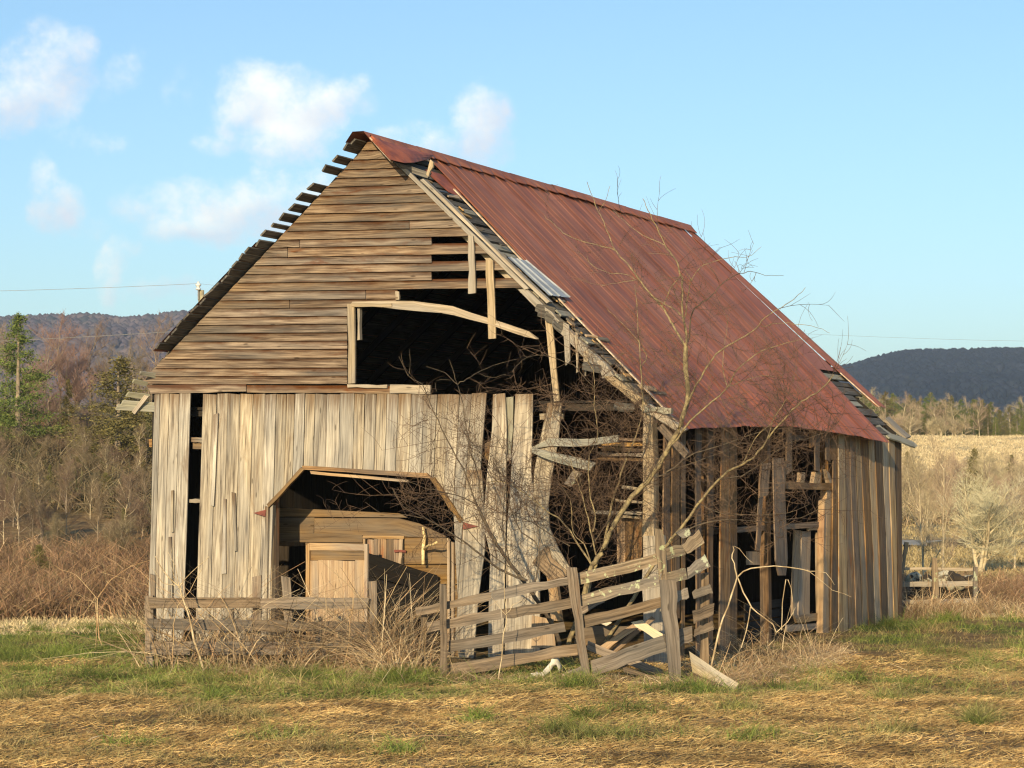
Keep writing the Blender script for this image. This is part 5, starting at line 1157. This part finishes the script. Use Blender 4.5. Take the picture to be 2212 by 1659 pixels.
def tone_mat(name, cols, ovar=.2):
    m, nt, b = mat(name); geo = nd(nt, 'ShaderNodeNewGeometry'); oi = nd(nt, 'ShaderNodeObjectInfo')
    c = ramp(nt, geo.outputs['Random Per Island'], [(i / (len(cols) - 1), x) for i, x in enumerate(cols)])
    hs = nd(nt, 'ShaderNodeHueSaturation'); nt.links.new(c, hs.inputs['Color']); nt.links.new(mrange(nt, oi.outputs['Random'], 0, 1, 1 - ovar, 1 + ovar), hs.inputs['Value'])
    nt.links.new(mrange(nt, mth(nt, 'FRACT', mth(nt, 'MULTIPLY', oi.outputs['Random'], 9.1)), 0, 1, .47, .52), hs.inputs['Hue'])
    nt.links.new(hs.outputs[0], b.inputs['Base Color']); b.inputs['Roughness'].default_value = .85; b.inputs['Specular IOR Level'].default_value = .15; return m
M['cpine'] = tone_mat('pine_needles', [(.06, .085, .03), (.12, .15, .04), (.19, .21, .055), (.09, .12, .035)])
M['ccedar'] = tone_mat('cedar_foliage', [(.08, .082, .03), (.16, .15, .05), (.24, .215, .08), (.12, .115, .042)])
M['cbare'] = tone_mat('bare_twigs_brown', [(.16, .115, .085), (.26, .20, .15), (.21, .155, .115)])
M['cbarer'] = tone_mat('bare_twigs_tan', [(.36, .29, .18), (.46, .37, .24), (.30, .23, .15)])
M['cwhite'] = tone_mat('bleached_twigs', [(.5, .43, .29), (.6, .52, .36)])
M['cthick'] = tone_mat('thicket_twigs', [(.13, .10, .065), (.22, .17, .11), (.17, .125, .08), (.30, .24, .16)], .35)
M['crust'] = tone_mat('bare_twigs_rust', [(.22, .15, .105), (.28, .20, .14), (.19, .135, .095)])
M['tbare'] = simple('grey_tree_bark', (.34, .27, .19), .9, (.2, .16, .12), 2.0)
M['tpale'] = simple('pale_tree_bark', (.62, .52, .34), .85, (.42, .34, .22), 1.5)
bares = [tree_mesh(s, 9, k) for s, k in ((11, 'one'), (12, 'one'), (13, 'multi'), (14, 'one'), (15, 'multi'))]
pines = [conifer_mesh(21, 9, 2.3, dens=2.2), conifer_mesh(22, 9, 2.2, dens=1.2), conifer_mesh(23, 9, 1.6, dens=1.3)]
cedars = [conifer_mesh(31, 7, 1.9, dens=2.6), conifer_mesh(32, 7, 1.6, dens=2.3)]
def plant(name, x, y, h, proto, base_h, tm, cm, label, group, rz=None, wid=1.0, zoff=0.0):
    root = empty(name, (x, y, float(HT(x, y)) - .05 + zoff), label, 'tree', group)
    root.rotation_euler = (0, 0, random.uniform(0, 6.28) if rz is None else rz); s_ = h / base_h; root.scale = (s_ * wid, s_ * wid, s_)
    for nm, me, mt in (('trunk', proto[0], tm), ('crown', proto[1], cm)):
        o = bpy.data.objects.new(nm, me); COL.objects.link(o); o.parent = root
        if not me.materials: me.materials.append(None)
        o.material_slots[0].link = 'OBJECT'; o.material_slots[0].material = mt
    return root
def at_px(u, y): return (u - 1106) / FPX * y
def htop(u, vtop, y): x = at_px(u, y); return (1057 - vtop) / FPX * y + CAMZ - float(HT(x, y))
# named conifers at the left
for (u, vt, y, kind, lb, w_) in [(38, 672, 96, 0, 'tall ragged pine at the far left edge, highest above the hill', 1.35), (147, 815, 98, 1, 'slim green cedar in the middle of the left slope', .8),
                             (255, 768, 92, 2, 'big dense olive-green cedar just left of the barn gable', 2.1), (318, 880, 98, 0, 'dark green cedar touching the left barn eave', .9),
                             (108, 1000, 80, 1, 'small green cedar halfway down the left slope', .9), (85, 1195, 56, 0, 'low bright green bush cedar above the rust brush', 1.9),
                             (230, 1080, 78, 0, 'rounded dark evergreen bush in the thicket left of the barn wall', 1.7), (20, 1085, 76, 1, 'dark evergreen bush near the left edge above the brush', 1.6), (165, 1050, 84, 0, 'low dark evergreen bush below the white building', 1.8), (268, 1130, 66, 1, 'small yellowish cedar among bare trunks on the left slope', .9), (310, 1000, 84, 0, 'small green cedar beside the barn wall on the left slope', .8)]:
    h = max(htop(u, vt, y), 1.0); fam = pines if u == 38 else cedars; pr = fam[kind % len(fam)]
    plant('pine_tree' if u == 38 else 'cedar_tree', at_px(u, y), y, h, pr, 9 if u == 38 else 7, M['tbare'], M['cpine'] if u == 38 else M['ccedar'], lb, None, wid=w_)
TALL = ['tall rust-crowned bare tree just right of the ragged pine', 'tallest rounded rust-brown bare tree against the left hill', 'round brown bare tree right of the tallest rounded one on the left hill', 'bare tree whose crown tops out between the round crowns and the big cedar',
        'grey bare tree directly behind the ragged pine', 'bare tree rising behind the left side of the big cedar', 'bare tree rising behind the right side of the big cedar', 'bare tree between the big cedar and the roof corner', 'rusty bare tree just left of the roof lower corner',
        'bare tree half hidden behind the lower end of the left roof slope', 'bare tree at the left edge partly behind the ragged pine', 'bare tree cut off by the left edge of the picture', 'bare tree almost wholly hidden behind the roof edge', 'shorter bare tree right of the slim cedar',
        'shorter bare tree left of the slim cedar', 'shorter bare tree beside the barn eave', 'low bare tree standing over the red farm vehicle', 'low bare tree at the extreme left below the pine', 'low bare tree right behind the white building', 'low bare tree over the middle of the white building']
# tall leafless trees on the slope, tops against the hill
for i, (u, vt, y) in enumerate([(95, 735, 125), (130, 705, 132), (165, 708, 128), (195, 720, 135), (65, 720, 140), (230, 760, 130), (285, 752, 120), (315, 730, 125), (345, 712, 128), (375, 720, 130), (10, 720, 118),
                                (-20, 700, 125), (400, 735, 140), (205, 800, 112), (100, 800, 108), (320, 800, 108), (60, 850, 100), (-10, 830, 104), (240, 860, 104), (180, 850, 102)]):
    lb = TALL[i]; plant('bare_tree', at_px(u, y), y, htop(u, vt, y), bares[i % 5], 9, M['tbare'], M['crust'] if i in (0, 1, 2, 8) else M['cbare'], lb, 'tall bare trees on the left slope', wid=random.uniform(.8, 1.15))
for i in range(60):
    u = random.uniform(-40, 325); y = random.uniform(60, 96); h = max(htop(u, random.uniform(965, 1090) + (96 - y) * 2.2, y), 1.5)
    plant('bare_tree', at_px(u, y), y, h, bares[(i * 3) % 5], 9, M['tpale'] if i % 3 == 0 else M['tbare'], M['cthick'],
          'spindly leafless tree in the thicket on the lower left slope', 'thicket trees on the lower left slope', wid=random.uniform(.7, 1.2))
# right: pale-barked sycamore-like trees before the woods
for (u, vb, vt, lb, w_) in [(2113, 1250, 975, 'white-barked bare tree with spreading limbs right of the far fence', 1.35), (1992, 1300, 1000, 'slender pale bare tree just right of the barn corner', .6),
                            (2035, 1290, 985, 'slender pale bare tree behind the far fence post', .6), (2190, 1250, 1060, 'small pale bare tree near the right edge by the track', .9)]:
    y = CAMZ * FPX / (vb - 1057) * 1.0; plant('bare_tree', at_px(u, y), y, (vb - vt) / FPX * y, bares[2 if w_ > 1 else 0], 9, M['tpale'], M['cwhite'] if w_ > .7 else M['cbarer'], lb, None, wid=w_)
for i in range(74):
    y = random.uniform(125, 208); u = random.uniform(1880, 2260); vt = random.uniform(975, 1040) + (200 - y) * .25
    plant('bare_tree', at_px(u, y), y, max(htop(u, vt, y), 2.2), bares[i % 5], 9, M['tpale'] if i % 2 else M['tbare'], M['cbarer'] if i % 5 else M['cbare'],
          'pale leafless tree in the woods below the hayfield on the right', 'woods below the hayfield', wid=random.uniform(.8, 1.3))
for i in range(6):
    y = random.uniform(140, 190); u = random.uniform(1900, 2230)
    plant('cedar_tree', at_px(u, y), y, random.uniform(2.5, 4.5), cedars[i % 2], 7, M['tbare'], M['ccedar'], 'small green cedar among the bare woods on the right', 'cedars in the right woods', wid=1.1)
# tree line above the hayfield
for i in range(64):
    y = random.uniform(338, 400); u = 1850 + i * 6.4 + random.uniform(-4, 4); vt = float(np.interp(u, [1840, 1900, 1960, 2020, 2080, 2140, 2250], [838, 848, 858, 852, 866, 872, 876])) + random.uniform(-10, 26)
    h = htop(u, vt, y)
    if i % 5 != 1: plant('pine_tree', at_px(u, y), y, h, pines[i % 3], 9, M['tbare'], M['cpine'] if i % 2 else M['ccedar'], 'olive pine in the tree line above the hayfield', 'pines above the hayfield', wid=random.uniform(1.1, 1.7))
    else: plant('bare_tree', at_px(u, y), y, h, bares[i % 5], 9, M['tpale'], M['cbarer'], 'pale bare tree in the tree line above the hayfield', 'bare trees above the hayfield', wid=random.uniform(.9, 1.3))
for i in range(20):
    y = random.uniform(330, 345); u = 1880 + i * 11 + random.uniform(-4, 4)
    plant('bare_tree', at_px(u, y), y, random.uniform(3.0, 5.2), bares[i % 5], 9, M['tpale'], M['cbarer'], 'pale bare tree in the tree line above the hayfield', 'bare trees above the hayfield', wid=1.2)

# ------------------------------------------------------------------ hills with their forest
def ridge(name, prof, y0, y1, zb, mt, tree_h, n_tree, cols, seed):
    us_ = np.linspace(prof[0][0], prof[-1][0], 160); tp = np.interp(us_, [p[0] for p in prof], [p[1] for p in prof]); xs_ = (us_ - 1106) / FPX * y1
    zt = (1057 - tp) / FPX * y1 + CAMZ - tree_h * .55; T = np.linspace(0, 1, 26)
    P = np.stack([np.stack([xs_ * ((y0 + (y1 - y0) * t) / y1), np.full_like(xs_, y0 + (y1 - y0) * t), zb + (zt - zb) * t ** .85 + (fbm(xs_, np.full_like(xs_, t * 400), 90, 3) - .5) * 22 * math.sin(t * 3.14)], -1) for t in T])
    back = P[-1].copy(); back[:, 1] += 500; back[:, 2] = zb; P = np.concatenate([P, back[None]], 0); R_, Cn = P.shape[:2]
    i_, j_ = np.meshgrid(np.arange(R_ - 1), np.arange(Cn - 1), indexing='ij'); q = (i_ * Cn + j_).ravel()
    o = link(name, np_mesh(name, P.reshape(-1, 3), np.stack([q, q + 1, q + Cn + 1, q + Cn], -1)), mt); tag(o, kind='structure'); o.data.polygons.foreach_set('use_smooth', [True] * len(o.data.polygons))
    g = np.random.default_rng(seed); a = g.random(n_tree) * (Cn - 1.01); t = g.random(n_tree) ** .7 * 25; t[: n_tree // 6] = 25 - g.random(n_tree // 6) * .4
    ai = a.astype(int); ti = np.minimum(t.astype(int), 24); fa = (a - ai)[:, None]; ft = (t - ti)[:, None]
    p = (P[ti, ai] * (1 - fa) + P[ti, ai + 1] * fa) * (1 - ft) + (P[ti + 1, ai] * (1 - fa) + P[ti + 1, ai + 1] * fa) * ft
    h = tree_h * g.uniform(.6, 1.25, n_tree); w = h * g.uniform(.45, 1.0, n_tree); rot = g.uniform(0, 6.28, n_tree); vs = []
    sh = np.where(g.random(n_tree) < .2, .2, .7)                 # pointed or rounded
    for k in range(5): vs.append(p + np.stack([np.cos(rot + k * 1.2566) * w * .5, np.sin(rot + k * 1.2566) * w * .5, h * .12], -1))
    for k in range(5): vs.append(p + np.stack([np.cos(rot + k * 1.2566 + .5) * w * .5 * (sh + .3), np.sin(rot + k * 1.2566 + .5) * w * .5 * (sh + .3), h * (.55 + .3 * sh)], -1))
    vs.append(p + np.stack([0 * h, 0 * h, h], -1)); vs = np.stack(vs, 1); nv_ = 11
    tris = [];
    for k in range(5):
        k2 = (k + 1) % 5; tris += [(k, k2, 5 + k), (k2, 5 + k2, 5 + k), (5 + k, 5 + k2, 10)]
    f = ((np.arange(n_tree) * nv_)[:, None, None] + np.array(tris)[None]).reshape(-1, 3)
    tag(link(name.replace('hill', 'forest') if 'hill' in name else name + '_forest', np_mesh('forest', vs.reshape(-1, 3), f), tone_mat(name + '_trees', cols, 0)), kind='stuff')
M['hillm'] = simple('leaf_litter_hill', (.085, .075, .085), .95, (.05, .05, .06), .02)
ridge('hill_left', [(-500, 705), (0, 697), (60, 694), (130, 692), (200, 690), (262, 700), (330, 692), (400, 684), (520, 678), (760, 668), (1100, 700), (1500, 760)], 900, 1900, 8, M['hillm'], 10, 16000,
      [(.085, .075, .10), (.12, .10, .12), (.07, .066, .09), (.15, .12, .13), (.05, .058, .075)], 5)
M['hillr'] = simple('shaded_forest_hill', (.018, .024, .040), .95, (.012, .017, .028), .02)  # cloud shadow over the far hill is put into this dark blue
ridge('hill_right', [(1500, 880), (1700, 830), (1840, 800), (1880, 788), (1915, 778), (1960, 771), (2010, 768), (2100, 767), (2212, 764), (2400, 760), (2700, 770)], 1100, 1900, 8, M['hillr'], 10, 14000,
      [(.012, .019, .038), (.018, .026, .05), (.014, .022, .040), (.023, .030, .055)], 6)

# ------------------------------------------------------------------ utility line, white shed
po = empty('utility_pole', (at_px(431, 112), 112, float(HT(at_px(431, 112), 112))), 'pale utility pole with a white insulator rising behind the left roof slope', 'utility pole')
zt = (1057 - 626) / FPX * 112 + CAMZ; xp = at_px(433, 112); zb = float(HT(xp, 112)); zi = (1057 - 608) / FPX * 112 + CAMZ
MB().tube([(xp, 112, zb - .1), (xp - .03, 112, (zb + zt) / 2), (xp, 112, zt)], [.19, .17, .14], 10).build('pole', M['pole'], po, smooth=True)
MB().tube([(xp - .12, 111.8, zt - .5), (xp - .12, 111.8, zi - .3)], [.035, .035], 6).build('pin', M['wire'], po)
MB().tube([(xp - .12, 111.8, zi - .42), (xp - .12, 111.8, zi - .36), (xp - .12, 111.8, zi - .30), (xp - .12, 111.8, zi - .22), (xp - .12, 111.8, zi - .16), (xp - .12, 111.8, zi - .1), (xp - .12, 111.8, zi)], [.08, .15, .08, .10, .16, .08, .05], 12).build('insulator', M['ceramic'], po, smooth=True)
MB().tube([(xp, 112, zt - .35), (xp + .5, 112, zt - .42)], [.03, .03], 5).build('bracket', M['wire'], po)
def wire(A_, B_, sag, label, r=.009):
    A_, B_ = V(A_), V(B_); pts = [A_ + (B_ - A_) * t + V([0, 0, -sag * 4 * t * (1 - t)]) for t in np.linspace(0, 1, 24)]
    MB().tube(pts, r, 4, False).build('power_line', M['wire'], label=label, cat='power line')
zz = lambda v, y: (1057 - v) / FPX * y + CAMZ
wire((at_px(-1500, 112), 112, zz(600, 112)), (xp - .12, 111.8, zi - .1), .6, 'upper thin wire running left from the pole insulator')
wire((xp - .12, 111.8, zi - .1), (at_px(2900, 150), 150, zz(730, 150)), 1.2, 'thin wire crossing behind the roof and out over the right sky', .005)
wire((at_px(-1500, 112), 112, zz(752, 112)), (xp, 112, zz(712, 112)), .5, 'lower wire crossing in front of the left hill', .013)
shd = empty('farm_shed', (at_px(170, 118), 118, float(HT(at_px(170, 118), 118))), 'low white building glimpsed through the trees left of the barn', 'building')
x0, x1 = at_px(104, 118), at_px(238, 118); z0_ = zz(926, 118); z1_ = zz(905, 118)
def bxm(name, x0, x1, y0, y1, z0, z1, mt, par): MB().quad((x0, y0, z0), (x1, y0, z0), (x0, y0, z1), (x1, y0, z1), (0, -1, 0), y1 - y0, 1, 0, 0, 0).build(name, mt, par)
bxm('wall', x0, x1, 118, 121, z0_ - 1.4, z1_, M['white'], shd)
MB().quad((x0 - .2, 117.8, z1_), (x1 + .2, 117.8, z1_), (x0 - .2, 119.5, z1_ + .35), (x1 + .2, 119.5, z1_ + .35), (0, -.3, 1), .08, 1, 0, 0, 0).build('roof', M['galv'], shd)
for i in range(4): bxm('window', x0 + .35 + i * .75, x0 + .65 + i * .75, 117.96, 118.02, z0_ - .05, z1_ - .12, M['glassd'], shd)
tk = empty('red_tractor', (at_px(88, 110), 110, float(HT(at_px(88, 110), 110))), 'small faded red farm vehicle half hidden by brush at the left', 'vehicle')
xt = at_px(88, 110); zt0 = zz(912, 110)
bxm('body', xt - .35, xt + .25, 110, 111.5, zt0 - .25, zt0 + .15, M['redp'], tk); bxm('hood', xt + .26, xt + .55, 110.2, 111.2, zt0 - .3, zt0 - .02, M['redp'], tk)
for dx in (-.25, .4): MB().tube([(xt + dx, 109.9, zt0 - .35), (xt + dx, 110.1, zt0 - .35)], .2, 12).build('wheel', M['glassd'], tk)

# ------------------------------------------------------------------ the air
mh = bpy.data.materials.new('valley_haze'); mh.use_nodes = True; nt = mh.node_tree; nt.nodes.clear()
pv = nd(nt, 'ShaderNodeVolumePrincipled'); pv.inputs['Color'].default_value = (.62, .78, 1.0, 1); pv.inputs['Density'].default_value = .00013; pv.inputs['Anisotropy'].default_value = 0.0
oo = nd(nt, 'ShaderNodeOutputMaterial'); nt.links.new(pv.outputs[0], oo.inputs['Volume'])
X_, Y0_, Y1_, Z0_, Z1_ = 9000, -400, 9000, -12, 330
me = bpy.data.meshes.new('haze'); me.from_pydata([(x, y, z) for x in (-X_, X_) for y in (Y0_, Y1_) for z in (Z0_, Z1_)], [], [(0, 1, 3, 2), (4, 6, 7, 5), (0, 4, 5, 1), (2, 3, 7, 6), (0, 2, 6, 4), (1, 5, 7, 3)])
me.materials.append(mh); ho = bpy.data.objects.new('haze', me); COL.objects.link(ho); tag(ho, kind='stuff')
